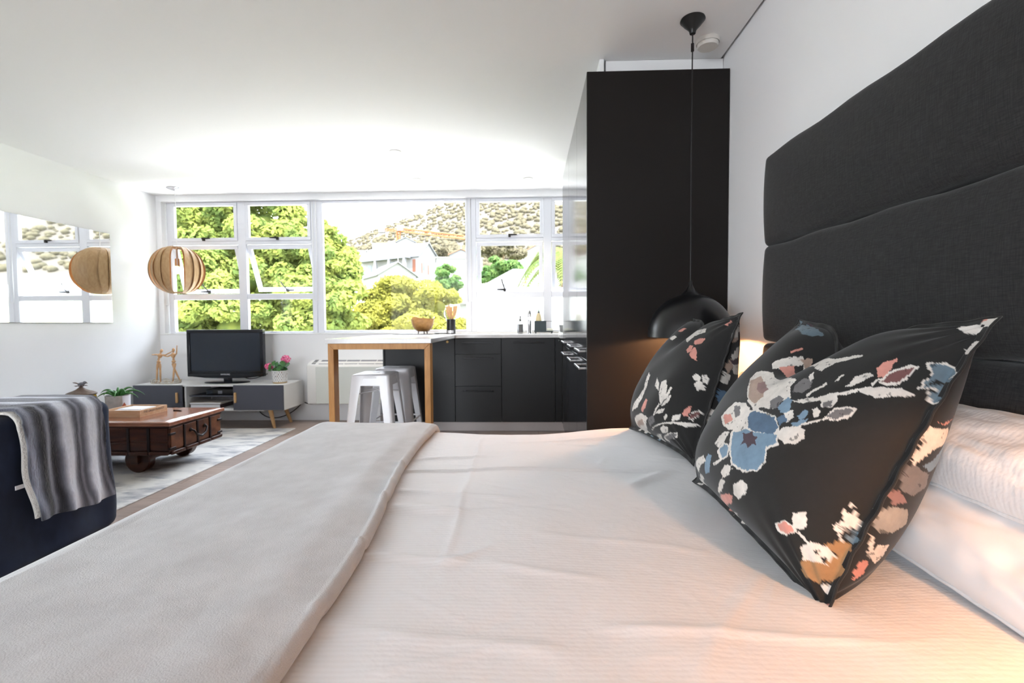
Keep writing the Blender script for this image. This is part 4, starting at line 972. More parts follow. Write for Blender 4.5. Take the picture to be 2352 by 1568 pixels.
def drape(nu, nv, off, ya, yb, zin, zout, seed, extra=0.):
    """blanket path over the arm: inner hang -> top -> outer hang; u along the path, v along Y"""
    xo, xi, zt, r = SX1 + .024 + off, -2.52 - off, .676 + off, .06
    path = []
    for z in np.linspace(zin, zt - r, max(3, nu // 5)): path.append((xi, z, 0))
    for a in np.linspace(0, math.pi / 2, nu // 8)[1:]: path.append((xi + r - r * math.cos(a), zt - r + r * math.sin(a), 0))
    for x in np.linspace(xi + r, xo - r, nu // 4)[1:]: path.append((x, zt, 0))
    for a in np.linspace(0, math.pi / 2, nu // 8)[1:]: path.append((xo - r + r * math.sin(a), zt - r + r * math.cos(a), 0))
    zz = np.linspace(zt - r, zout, nu // 2)[1:]
    for z in zz: path.append((xo + .018 * ((zt - z) / .5) ** 2, z, (zt - r - z) / (zt - r - zout)))
    path = np.array(path); n = len(path)
    v = np.linspace(0, 1, nv); A = np.zeros((n, nv, 3)); Tt = np.zeros((n, nv)); Hh = np.zeros((n, nv))
    for i, (x, z, h) in enumerate(path):
        y0 = ya + .085 * float(sstep(-2.24, -2.13, x)) + .03 * h - extra; y1 = yb + .022 * h
        y = y0 + (y1 - y0) * v
        ripple = .009 * np.sin(v * 19 + .8 * np.sin(z * 9)) * (.3 + h) + .010 * (fbm(v * 6, np.full_like(v, z * 5 + x * 5), seed) - .5)
        nx_, nz_ = (0, 1)
        if x > xo - .03: A[i, :, 0] = x + ripple; A[i, :, 2] = z + .012 * np.sin(v * 5 + 1) * h
        elif x < xi + .02: A[i, :, 0] = x - np.abs(ripple); A[i, :, 2] = z
        else: A[i, :, 0] = x; A[i, :, 2] = z + ripple * .8 + .004
        A[i, :, 1] = y + .006 * np.sin(z * 22 + 2) * (h > 0)
        Tt[i] = v; Hh[i] = i / n
    return A, Tt, Hh
t = thing('fur_throw', (-2.33, 2.06, ZR + .2), 'grey and white striped faux fur throw over the navy sofa arm', 'throw blanket')
A, Tt, Hh = drape(150, 150, .030, 1.812, 2.262, .42, .212, 11)
g = Tt + .035 * (fbm(Hh * 9, Tt * 4, 21) - .5) * 2 + .012 * np.sin(Hh * 30)
def band(c, w): return np.exp(-((g - c) / w) ** 2)
base = .022 + .075 * (fbm(Tt * 26, Hh * 7, 31) - .35)
wh = np.clip(1.4 * band(.46, .080) + 1.4 * band(.80, .085) + .38 * band(.22, .03) + .30 * band(.63, .02) + .35 * band(.04, .04) + .25 * band(.965, .02), 0, 1)
val = base * (1 - wh) + .92 * wh
Cc = np.stack([val * .93, val * .965, val * (1.22 - .16 * wh)], -1)
b = MB().grid(A); b.col = Cc.reshape(-1, 3); o = b.build('fur_face', 'fur', t, smooth=180)
sd = o.modifiers.new('thickness', 'SOLIDIFY'); sd.thickness = .012; sd.offset = -1
A, _, _ = drape(90, 60, .008, 1.802, 2.255, .44, .225, 11)
o = MB().grid(A).build('sherpa_lining', 'sherpa', t, smooth=180); sd = o.modifiers.new('thickness', 'SOLIDIFY'); sd.thickness = .009; sd.offset = 1
MB().box(-2.108, -2.105, 1.868, 1.925, .375, .392).build('care_label', 'paper', t)

# ------------------------------------------------------------------ bed
BX0, BX1, BY0, BY1 = -.93, .945, .42, 2.10
t = thing('bed', (0, 1.25, 0), 'double bed base and mattress under the white duvet', 'bed')
MB().rbox(BX0 + .02, BX1, BY0 + .02, BY1 - .02, .06, .30, .02, 6).build('base', 'mattress', t, smooth=60, weld=True)
MB().rbox(BX0 + .02, BX1, BY0 + .02, BY1 - .02, .302, .53, .05, 8).build('mattress', 'mattress', t, smooth=60, weld=True)
for x in (-.80, .80):
    for y in (.55, 1.95): MB().cyl((x, y, 0), (x, y, .062), .03, .03, 14).build('leg', 'iron', t)

# headboard: stacked upholstered panels fixed to the wall
t = thing('headboard', (.99, .95, .1), 'tall charcoal upholstered headboard of stacked padded panels', 'headboard')
zz = [.10, .50, .862 + .0, .968, 1.35, 1.715]
zz = [.18, .58, .965, 1.352, 1.718]
def pad(y0, y1, z0, z1):
    def fn(G):
        G = G.copy(); x, y, z = G[..., 0], G[..., 1], G[..., 2]
        u = (y - y0) / (y1 - y0); v = (z - z0) / (z1 - z0)
        bul = (1 - np.abs(2 * v - 1) ** 2.4) * (1 - np.abs(2 * u - 1) ** 14)
        G[..., 0] = np.where(x < .99, x - .026 * bul, x)
        G[..., 2] += .0035 * np.sin(u * 37 + z0 * 9) * (np.abs(2 * v - 1) ** 6)
        G[..., 1] += .010 * np.where(u > .9, bul * 0 + (1 - np.abs(2 * v - 1) ** 2), 0)
        return G
    return MB().rbox(.958, 1.04, y0, y1, z0, z1, .022, 36, fn)
for z0, z1 in zip(zz[:-1], zz[1:]): pad(-.02, 2.00, z0 + .001, z1 - .001).build('padded_panel', 'headboard', t, smooth=180, weld=True)

# duvet
def arc_profile(a0, a1, r, drop, n_flat, n_arc, n_drop, both):
    """list of (coord, dz) along one axis: flat, then rolled over the a1 edge (and a0 when both)"""
    P = []
    if both:
        for d in np.linspace(drop, 0, n_drop)[:-1]: P.append((a0, -r - d))
        for q in np.linspace(0, math.pi / 2, n_arc)[:-1]: P.append((a0 + r - r * math.cos(q), -r + r * math.sin(q)))
        s = a0 + r
    else: s = a0
    for c in np.linspace(s, a1 - r, n_flat): P.append((c, 0))
    for q in np.linspace(0, math.pi / 2, n_arc)[1:]: P.append((a1 - r + r * math.sin(q), -r + r * math.cos(q)))
    for d in np.linspace(0, drop, n_drop)[1:]: P.append((a1, -r - d))
    return np.array(P)
def ridge(x, y, x0, y0, x1, y1, w, h):
    dx, dy = x1 - x0, y1 - y0; L = math.hypot(dx, dy); tt = ((x - x0) * dx + (y - y0) * dy) / L; dd = ((x - x0) * -dy + (y - y0) * dx) / L
    dd = dd + .003 * np.sin(tt * 19 + x0 * 7); f = sstep(-.02, .08, tt) * (1 - sstep(L - .1, L + .02, tt))
    return h * np.exp(-(dd / w) ** 2) * f
_rc = random.Random(21); CREASES = []
for _ in range(70):
    _x, _y, _a, _l = _rc.uniform(-.42, .5), _rc.uniform(.55, 2.0), _rc.gauss(.1, .5), _rc.uniform(.08, .32)
    CREASES.append((_x, _y, _x + _l * math.cos(_a), _y + _l * math.sin(_a), _rc.uniform(.0035, .009), _rc.uniform(-.0022, .0030)))
def bed_z(x, y):
    z = .578 + .014 * (fbm(x * 2.2 + 9, y * 2.2 + 4, 2, 3) - .45) * 2
    z = z - .020 * np.exp(-(((x + .0) / .26) ** 2)) * sstep(1.6, 2.1, y)            # dip at the far edge
    z = z + .012 * np.exp(-((x - .42) / .22) ** 2) * sstep(1.5, 2.0, y)
    z = z + .020 * np.exp(-((x + .1) / .5) ** 2 - ((y - 1.15) / .45) ** 2)
    z = z - .022 * np.exp(-((x - .55) / .16) ** 2 - ((y - 1.08) / .34) ** 2)         # sunk below the cushions
    z = z + .016 * np.exp(-((x - .62) / .14) ** 2 - ((y - .70) / .16) ** 2)
    for a in ((-.45, 1.46, .46, 1.49, .010, .0075), (-.20, 2.05, -.16, .85, .006, .0028), (-.42, 1.15, -.12, 1.12, .022, .011), (-.42, 1.28, .0, 1.20, .018, .006),
              (-.42, .93, -.10, .90, .012, .007), (-.10, .90, .16, .84, .010, .004), (-.42, 1.62, -.1, 1.66, .016, .006), (-.2, .86, -.05, .98, .010, .006), (-.16, 1.9, .4, 1.93, .02, .006),
              (.05, 1.9, .42, 1.74, .015, .006), (.1, .72, .55, .70, .010, .006), (.0, 1.02, .40, .97, .012, .003), (.2, .60, .45, .92, .012, .003), (-.42, .72, .1, .66, .015, .004), (.25, 1.30, .45, 1.52, .02, .006)):
        z = z + ridge(x, y, *a)
    for a in CREASES: z = z + ridge(x, y, *a)
    z = z + .0014 * (fbm(x * 16 + 3 * fbm(y * 4, x * 4, 8), y * 9, 12, 3) - .45)
    return z
PX = arc_profile(BX1, BX0 - .03, .07, .30, 240, 14, 14, False) if False else None
px_ = np.concatenate([np.linspace(.945, -.88, 250), -.88 - .08 * np.sin(np.linspace(0, math.pi / 2, 16)[1:]), np.full(14, -.96)])
pz_ = np.concatenate([np.zeros(250), -.08 + .08 * np.cos(np.linspace(0, math.pi / 2, 16)[1:]), -.08 - np.linspace(.02, .30, 14)])
py_ = np.concatenate([np.full(10, .36), .36 + .08 - .08 * np.cos(np.linspace(0, math.pi / 2, 12)[:-1]), np.linspace(.44, 2.06, 250), 2.06 + .085 * np.sin(np.linspace(0, math.pi / 2, 16)[1:]), np.full(10, 2.145)])
qz_ = np.concatenate([-.08 - np.linspace(.30, .02, 10), -.08 + .08 * np.sin(np.linspace(0, math.pi / 2, 12)[:-1]), np.zeros(250), -.085 + .085 * np.cos(np.linspace(0, math.pi / 2, 16)[1:]), -.085 - np.linspace(.02, .30, 10)])
Xg, Yg = np.meshgrid(px_, py_, indexing='ij'); Zg = bed_z(Xg, Yg) + pz_[:, None] + qz_[None, :]
Zg = np.maximum(Zg, .12)
Xg = Xg - .02 * np.sin(Yg * 9 + 1) * np.clip(-pz_[:, None] / .3, 0, 1); Yg = Yg + .02 * np.sin(Xg * 8) * np.clip(-qz_[None, :] / .3, 0, 1) * (Yg > 1.5)
MB().grid(np.stack([Xg, Yg, Zg], -1)).build('duvet', 'duvet', label='white striped cotton duvet spread over the bed', cat='duvet', smooth=180)

# folded grey fleece at the foot of the bed
def edge_x(y): return -.335 - .095 * sstep(.5, 2.2, y) - .010 * np.sin(y * 5)
TH = .030
q = np.linspace(0, math.pi, 14)
prof = [(-.055, .001)] + [(.0 + .016 * math.sin(a) - 0, .017 - .016 * math.cos(a)) for a in q[1:]]     # rolled fold: dx, dz
nflat = 120; rows = []
fy = np.concatenate([np.full(8, .33), .33 + .1 - .1 * np.cos(np.linspace(0, math.pi / 2, 12)[:-1]), np.linspace(.43, 2.07, 220), 2.07 + .10 * np.sin(np.linspace(0, math.pi / 2, 18)[1:]), np.full(10, 2.17)])
fz = np.concatenate([-.1 - np.linspace(.30, .02, 8), -.1 + .1 * np.sin(np.linspace(0, math.pi / 2, 12)[:-1]), np.zeros(220), -.10 + .10 * np.cos(np.linspace(0, math.pi / 2, 18)[1:]), -.10 - np.linspace(.02, .30, 10)])
ex = edge_x(fy)
for dx, dz in prof: 
    X_ = ex + dx; rows.append(np.stack([X_, fy, bed_z(X_, fy) + dz + fz], -1))
for k in range(1, nflat + 1):
    s = k / nflat; X_ = ex + (-.895 - ex) * s
    fl2 = .004 * np.sin(fy * 13 + s * 4) * s + .006 * (fbm(X_ * 7, fy * 3.0, 40) - .45) + .006 * np.exp(-((s - .16) / .10) ** 2)
    rows.append(np.stack([X_, fy, bed_z(X_, fy) * .55 + .45 * .580 + .033 + fl2 + fz], -1))
for a in np.linspace(0, math.pi / 2, 16)[1:]:
    X_ = -.895 - .105 * math.sin(a) + .012 * np.sin(fy * 4 + .5) * math.sin(a); rows.append(np.stack([X_, fy, .580 * .45 + .55 * bed_z(X_, fy) + .033 - .105 + .105 * math.cos(a) + fz], -1))
for d in np.linspace(.02, .3, 12):
    X_ = -1.0 + .012 * np.sin(fy * 4 + .5) - .012 * np.sin(fy * 17) * d * 2; rows.append(np.stack([X_, fy, .600 - .10 - d + fz], -1))
F = np.array(rows); F[..., 2] = np.maximum(F[..., 2], .10)
MB().grid(F).build('fleece_throw', 'fleece', label='pale grey fleece blanket folded across the foot of the bed', cat='blanket', smooth=180)

# ------------------------------------------------------------------ pillows
def pillow_local(u, v, side, w, h, T, chop=.1, flange=.05, inset=.06, belly=.3):
    uu = np.clip(np.abs(u) / (1 - flange), 0, 1); vv = np.clip(np.abs(v) / (1 - flange), 0, 1)
    th = ((1 - uu ** 2.6) * (1 - vv ** 2.6)) ** .55 * (1 - belly * v) * np.where(np.asarray(side) < 0, 1.25, 1.0)
    a = u * (w / 2) * (1 - inset * (1 - v ** 4) * np.abs(u) ** 2)
    b = v * (h / 2) * (1 - inset * (1 - u ** 4) * np.abs(v) ** 2)
    b = b - chop * np.exp(-(u / .27) ** 2) * sstep(-.15, 1.0, v)
    if chop > 0: th = th * (1 - .45 * np.exp(-(u / .22) ** 2) * sstep(.1, 1, v))
    wr = .006 * np.sin(7 * u + 3 * v * v) * np.sin(5 * v - 2 * u) * (1 - uu ** 4) * (1 - vv ** 4)
    wr = wr + .006 * np.sin(22 * np.arctan2(np.abs(v) - 1.02, np.abs(u) - 1.02)) * np.exp(-((1 - np.abs(u)) ** 2 + (1 - np.abs(v)) ** 2) / .12)
    wav = .0016 * np.sin(v * 33 + u * 2) * sstep(.93, 1, np.abs(u)) + .0015 * np.sin(u * 29) * sstep(.93, 1, np.abs(v))
    return a, b, side * (T * th + wr * (th > 0) * .8) + wav
def pillow_world(P, u, v, side):
    a, b, c = pillow_local(u, v, side, P['w'], P['h'], P['T'], P['chop'], P.get('flange', .05), P.get('inset', .06), P.get('belly', .3))
    o, ea, eb, ec, tw = [np.array(P[k]) for k in ('o', 'ea', 'eb', 'ec', 'twist')]
    return o + a[..., None] * ea + b[..., None] * eb + c[..., None] * ec + (u * v)[..., None] * tw
PAL = dict(W=(.70, .655, .60), B=(.075, .135, .215), L=(.17, .265, .36), D=(.055, .028, .04), T=(.40, .285, .225), M=(.26, .15, .14), P=(.62, .27, .22), G=(.16, .15, .15),
           N=(.17, .075, .07), S=(.13, .19, .235), K=(.012, .012, .012), A=(.34, .19, .085), H=(.30, .285, .26))
def paint(u, v, txt, seed):
    C = np.ones(u.shape + (3,)) * np.array((.0100, .0096, .0090))
    for sh in txt.split(';'):
        k = sh[0]; q = np.array(sh[2:].split(), float).reshape(-1, 2) / 500.0
        lo, hi = q.min(0) - .02, q.max(0) + .02
        m = (u > lo[0]) & (u < hi[0]) & (v > lo[1]) & (v < hi[1])
        if not m.any(): continue
        uu = u[m] + .012 * (fbm(u[m] * 40, v[m] * 40, seed) - .47) * 2; vv = v[m] + .012 * (fbm(u[m] * 40 + 9, v[m] * 40, seed + 5) - .47) * 2
        ins = np.zeros(uu.shape, bool); n = len(q)
        for i in range(n):
            x0, y0 = q[i]; x1, y1 = q[(i + 1) % n]
            c = ((y0 > vv) != (y1 > vv)) & (uu < (x1 - x0) * (vv - y0) / (y1 - y0 + 1e-12) + x0); ins ^= c
        col = np.array(PAL[k]); sp = fbm(u[m] * 34 + seed, v[m] * 34, seed + 2)
        tone = .72 + .56 * fbm(u[m] * 7, v[m] * 7, seed + 7)
        cc = col[None] * tone[:, None]
        if k in 'WHSGN': cc = np.where((sp > .69)[:, None], cc * .35, cc)
        full = C[m]; full[ins] = cc[ins]; C[m] = full
    return C
PRINT_F1='W 10 -180 21 -71 62 -43 126 -38 185 -38 238 -76 269 -124 241 -158 260 -196 241 -241 182 -274 110 -280 60 -241;B 35 -76 62 -52 126 -46 180 -43 227 -71 224 -102 182 -113 140 -121 90 -124;L 21 -168 82 -132 144 -124 188 -113 241 -96 260 -121 230 -152 252 -194 238 -236 182 -266 116 -272 71 -238;D 76 -152 104 -146 121 -124 144 -140 168 -138 166 -152 188 -166 160 -168 158 -188 130 -177 104 -194 107 -168;W -158 80 -158 124 -76 185 54 177 149 132 149 90 188 43 152 16 144 -18 82 -26 66 -57 -16 -24 -99 26;T -140 71 -102 124 2 104 52 24 38 -24 -24 -12;M -71 88 -43 118 46 71 35 38 -18 46;W -107 -96 -94 -54 -18 -35 46 -62 52 -102 43 -138 2 -166 -57 -166 -107 -135;P -99 -124 -57 -107 -18 -126 -48 -158;G -76 -71 -35 -60 4 -94 -12 -110;S -360 419 -500 500 -458 500 -258 452 -154 458 -160 425 -194 392;D -430 500 -400 500 -255 458 -280 452;P -130 316 -124 366 -113 374 -121 310;W -130 210 -90 364 196 238 208 216 -62 350 -66 246 -99 196;P -85 230 -66 305 102 210 -46 236;T -85 338 -74 397 160 241 -68 352;W -68 352 204 250 280 286 286 277 222 230 208 185 185 191;W 194 35 277 80 358 154 364 146 296 74 250 43;W 232 76 260 140 269 135 244 68;W 260 -66 300 -21 344 26 347 21 305 -29 274 -71;W 328 149 324 194 352 222 366 216 358 185 338 154;P 358 241 364 277 383 300 388 269 394 224 378 216;W 378 185 386 216 392 213 386 182;W 394 199 392 246 416 280 438 294 438 252 428 213 408 199;N 397 204 400 241 419 272 433 282 436 255 422 222 408 208;W 355 149 378 174 408 191 438 208 458 204 456 194 433 174 411 149 386 149;W 282 152 282 185 288 191 294 158;G 160 104 172 140 210 140 227 107 213 76 177 74;W 182 154 182 177 210 146 208 130;W 296 74 302 110 328 116 341 88 336 62 314 54;G 308 71 324 90 336 68 322 57;W 338 29 347 66 372 88 392 94 392 62 372 32 344 21;G 341 35 352 62 374 82 386 85 386 66 369 38 347 29;W 294 35 300 48 319 40 324 21 314 12;L 266 -7 269 21 286 24 294 -2 286 -18;L 263 -38 282 -21 305 -2 302 -24 280 -48;W 241 -99 246 -62 286 -38 316 -38 328 -68 316 -96 282 -110;L 160 -4 172 48 199 38 222 -7 191 -21;W 204 -16 232 7 258 -16 244 -46;B 191 -40 213 -18 241 -38 224 -62;G 104 12 126 46 160 38 158 -7 132 -21;W 447 308 464 330 475 333 497 308 484 294 500 308 500 286 500 272 500 244 500 213 475 199 470 222 472 246 461 224 458 252 464 272;S 452 308 464 324 475 328 492 308 480 288 500 302 500 286 500 272 500 244 500 216 475 208 472 224 472 255 464 232 461 252 466 272;K 475 246 486 263 500 250 494 230;K 464 244 472 274 497 277 475 266;W 414 464 433 500 500 500 500 480 500 450 472 442 461 436;P 416 492 470 500 470 489 436 480;W 478 394 484 428 500 438 500 411 500 380 478 366;W -60 -250 -32 -185 2 -172 2 -216 -24 -255;W -26 -269 -4 -222 48 -218 68 -263 26 -294;L -10 -260 7 -227 43 -227 54 -260 29 -280;L -126 -355 -94 -305 -57 -302 -71 -372 -138 -400;W -355 -411 -138 -328 -107 -338 -274 -425;W -484 -500 -227 -419 -208 -430 -447 -500;W -411 -500 -422 -500 -392 -500 -372 -500;W -40 -328 18 -286 29 -291 -18 -330;W 46 -333 66 -294 107 -282 110 -316 71 -344;W -7 -406 60 -350 80 -355 32 -402 -32 -428;W 138 -341 177 -305 213 -302 210 -338 160 -378 132 -372;P -174 -494 99 -386 126 -383 94 -416 -146 -500;W 118 -286 126 -280 -82 -497 -88 -500;W -85 -500 107 -436 -24 -497 -10 -500 -35 -500;W -2 -500 7 -500 52 -500 52 -500 21 -500;P 116 -500 158 -500 188 -500;W 344 -355 378 -324 406 -322 408 -341 383 -366 355 -372;P 352 -352 380 -328 402 -328 406 -341 386 -360 360 -364;W 388 -296 402 -274 414 -263 422 -280 422 -310 406 -328 394 -316;W 408 -336 414 -328 438 -336 433 -344;W 422 -366 438 -333 456 -322 464 -316 472 -333 466 -366 450 -378 433 -400;K 447 -352 452 -341 458 -352 452 -355;K 461 -358 466 -344 466 -355 464 -366;A 430 -400 450 -378 466 -364 472 -314 489 -294 500 -347 475 -394 466 -425 433 -438 422 -428;A 461 -316 466 -288 475 -274 489 -288 472 -322;W 458 -260 464 -241 466 -202 472 -180 475 -185 475 -210 472 -246 464 -263;W 464 -244 461 -194 464 -182 466 -204 466 -238;W 464 -168 466 -158 470 -177 466 -182;S 472 -260 475 -232 500 -218 500 -244 478 -269;W 464 -263 466 -260 470 -282 470 -286;W 386 -500 416 -494 458 -484 447 -500 408 -500;P 464 -480 500 -442 500 -480 484 -494;W 466 -428 480 -406 484 -425 472 -433'
PRINT_B1='W 470 16 472 57 472 144 428 182 394 154 450 94 461 46;G 472 -35 470 21 425 29 408 -4 444 -52 466 -62;H 472 -188 475 -135 464 -107 433 -96 411 -135 444 -180 466 -204;M 475 -94 470 -62 452 -76 466 -110;P 470 166 408 227 447 180;W 461 -280 456 -232 433 -218 428 -260 438 -288;W 466 -269 470 -222 466 -218 458 -269;P 464 -347 464 -302 456 -288 450 -328 458 -366;W 425 -394 397 -350 386 -328 397 -352 422 -392;L 452 40 411 116 400 191 402 208 388 138 380 80 433 32;P 456 366 436 406 458 378 447 350'
PRINT_F2='P 260 230 300 260 360 266 347 222 300 202;P 255 152 258 194 291 191 308 149 286 130;P 308 124 305 188 347 172 386 99 352 104;W 400 -4 414 21 436 16 438 -12 419 -21;W 438 26 452 43 464 24 464 -12 450 -10;W 422 -43 433 -12 450 -12 450 -46 430 -60;W 436 -62 450 -29 464 -21 464 -48 442 -80;W 110 -152 82 -94 152 -124 196 -177;W 204 -182 180 -110 227 -88 266 -124 286 -199 250 -260;W 266 -227 296 -121 310 -126 300 -194;W 255 -266 314 -172 328 -174 308 -224 269 -263;W 172 -344 230 -255 244 -255 185 -344;W 196 -330 241 -288 291 -269 277 -300;W -246 -386 -76 -266 -29 -202 -71 -76 -24 -94 2 -182 -12 -260 -85 -341;P -12 -350 48 -260 85 -266 68 -319 16 -360;W -224 -422 -12 -369 94 -374 -32 -450 -224 -500 -355 -500;T -222 -447 -18 -402 -46 -438 -291 -472;G 94 -378 174 -344 180 -380 62 -430;W 288 -324 310 -294 324 -308 302 -341;W 24 -458 374 -324 466 -274 466 -280 374 -336 10 -464;W 358 -336 366 -288 411 -252 408 -288;P 414 -244 425 -204 444 -177 442 -208 442 -250 425 -260;W 442 -266 450 -218 472 -174 472 -202 458 -260;N 444 -260 452 -222 470 -185 470 -202 456 -255;W 383 -328 425 -300 470 -263 466 -286 444 -316 416 -322;W 194 -461 308 -414 406 -372 388 -411 244 -464;G 232 -452 316 -416 394 -380 380 -411 272 -456;W 227 -411 277 -374 333 -372 308 -411 230 -430;W -7 -480 208 -438 132 -470 26 -492;L -48 -500 52 -470 21 -500 -12 -500;W 12 -500 40 -500 104 -500 110 -500 57 -500;S -218 -500 -174 -478 -10 -500 10 -500 -82 -500;W 124 263 152 333 286 350 305 316 224 274 204 210;P 425 394 433 444 458 433 438 397;P -185 324 -166 378 -138 386 -140 336;W -218 236 -163 280 -116 288 -132 236'
PRINT_B2='W 475 383 475 428 456 436 430 402 472 330 475 305;T 475 330 433 402 444 355 472 305;M 402 364 414 380 392 350 372 319;W 464 224 444 300 380 333 355 222 338 158 438 132;T 472 140 464 208 444 172 464 113;D 464 196 414 252 364 224 447 185;W 475 40 472 113 447 113 452 48;B 472 -60 470 -2 394 32 400 -38 452 -110;W 478 -174 472 -135 458 -126 464 -163 472 -185;W 475 -255 472 -194 458 -160 464 -204'
PIL1 = {'o': [0.6322, 1.1112, 0.809], 'ea': [-0.0073, -0.9998, -0.0194], 'eb': [0.514, 0.0217, 0.8575], 'ec': [-0.8577, -0.0037, 0.5142], 'w': 0.6176, 'h': 0.5749, 'twist': [-0.0028, 0.0062, 0.0065], 'T': 0.135, 'chop': 0.1}
PIL2 = {'o': [0.6013, 1.8525, 0.832], 'ea': [0.0792, -0.9968, 0.0112], 'eb': [0.4454, 0.207, 0.8711], 'ec': [-0.8821, -0.0648, 0.4665], 'w': 0.5367, 'h': 0.5556, 'twist': [-0.0263, -0.0025, 0.003], 'T': 0.12, 'chop': 0.05}

def floral_pillow(P, front, back, n, label):
    o0 = np.array(P['o']); t = thing('floral_cushion', (o0[0] - .05, o0[1], o0[2] - .26), label, 'cushion', 'dark floral cushions')
    g = np.linspace(-1, 1, n); u, v = np.meshgrid(g, g, indexing='ij')
    b = MB().grid(pillow_world(P, u, v, 1.0)[::-1]); b.col = paint(u, v, front, 3)[::-1].reshape(-1, 3); b.build('front_cover', 'print', t, smooth=180)
    n2 = n; g = np.linspace(-1, 1, n2); u, v = np.meshgrid(g, g, indexing='ij')
    b = MB().grid(pillow_world(P, u, v, -1.0)); b.col = paint(u, v, back, 9).reshape(-1, 3); b.build('back_cover', 'print', t, smooth=180)
    # stitched flange edge
    e = np.linspace(-1, 1, 60); loop = np.concatenate([np.stack([e, -np.ones(60)], 1), np.stack([np.ones(60), e], 1)[1:], np.stack([e[::-1], np.ones(60)], 1)[1:], np.stack([-np.ones(60), e[::-1]], 1)[1:-1]])
    W = pillow_world(P, loop[:, 0], loop[:, 1], 1.0)
    b = MB().tube([tuple(p) for p in W], .0022, 6, closed=True); b.col = np.ones((len(b.v), 3)) * np.array((.014, .013, .012)); b.build('seam_edge', 'print', t, smooth=180)
    return t
floral_pillow(PIL1, PRINT_F1, PRINT_B1, 340, 'large dark floral cushion nearest the camera, leaning on white pillows')
floral_pillow(PIL2, PRINT_F2, PRINT_B2, 240, 'dark floral cushion on the far side, in front of the black dome pendant')

def white_pillow(cx, cy, cz, tilt, w, h, T, label, seed, m='duvet'):
    a = R_(tilt); P = dict(o=(cx, cy, cz), ea=(0, -1, 0), eb=(math.cos(a), 0, math.sin(a)), ec=(-math.sin(a), 0, math.cos(a)), w=w, h=h, T=T, chop=0, flange=.0, inset=.05, belly=.15, twist=(0, 0, .01))
    t = thing('white_pillow', (cx - .1, cy, cz - .12), label, 'pillow', 'white sleeping pillows')
    g = np.sin(np.linspace(-1, 1, 90) * math.pi / 2); u, v = np.meshgrid(g, g, indexing='ij')
    def cr(W, s):
        k = .018 * (fbm(u * 5 + seed, v * 4, seed, 3) - .45) + .009 * np.sin((u * 3 + v) * 9 + seed) * np.abs(u) ** 3
        return W + (k * (1 - np.abs(u) ** 6) * (1 - np.abs(v) ** 6))[..., None] * np.array(P['ec']) * s
    MB().grid(cr(pillow_world(P, u, v, 1.0), 1)[::-1]).build('top_cover', m, t, smooth=180)
    MB().grid(cr(pillow_world(P, u, v, -.8), -1)).build('under_cover', m, t, smooth=180)
    e = np.linspace(-1, 1, 50); lp = np.concatenate([np.stack([e, -np.ones(50)], 1), np.stack([np.ones(50), e], 1)[1:], np.stack([e[::-1], np.ones(50)], 1)[1:], np.stack([-np.ones(50), e[::-1]], 1)[1:-1]])
    MB().tube([tuple(p) for p in pillow_world(P, lp[:, 0], lp[:, 1], 1.0)], .004, 6, closed=True).build('seam_edge', m, t, smooth=180)
    return t
white_pillow(.835, .93, .672, 36, .74, .28, .075, 'white pillow near the camera, lower of its stack', 3, 'linen_white')
white_pillow(.875, .95, .785, 30, .74, .22, .085, 'white striped pillow near the camera, upper of its stack', 8)
white_pillow(.835, 1.74, .672, 36, .62, .28, .075, 'white pillow at the far side of the bed, lower of its stack', 5, 'linen_white')
white_pillow(.875, 1.72, .785, 30, .62, .22, .085, 'white striped pillow at the far side of the bed, upper of its stack', 6)

# ------------------------------------------------------------------ outside: hillside suburb
def ground_z(y): return -6.0 + .115 * np.clip(y - 8, 0, None)
gx_ = np.linspace(-160, 160, 40); gy_ = np.concatenate([np.linspace(6.5, 60, 30), np.linspace(66, 210, 20)])
GX, GY = np.meshgrid(gx_, gy_, indexing='ij')
MB().grid(np.stack([GX, GY, ground_z(GY) + .8 * (fbm(GX * .05, GY * .05, 4) - .5)], -1)).build('hillside_ground', 'ground', label='dry garden ground below the window', cat='ground', kind='stuff', smooth=180)
MB().box(-26, 14, 6.6, 17.5, -4.3, -4.0).build('bounce_slab', 'bounce_slab', label='unseen pale concrete slab added below the windows to bounce daylight', cat='bounce slab')  # out-of-view pale ground, added to throw daylight up at the ceiling
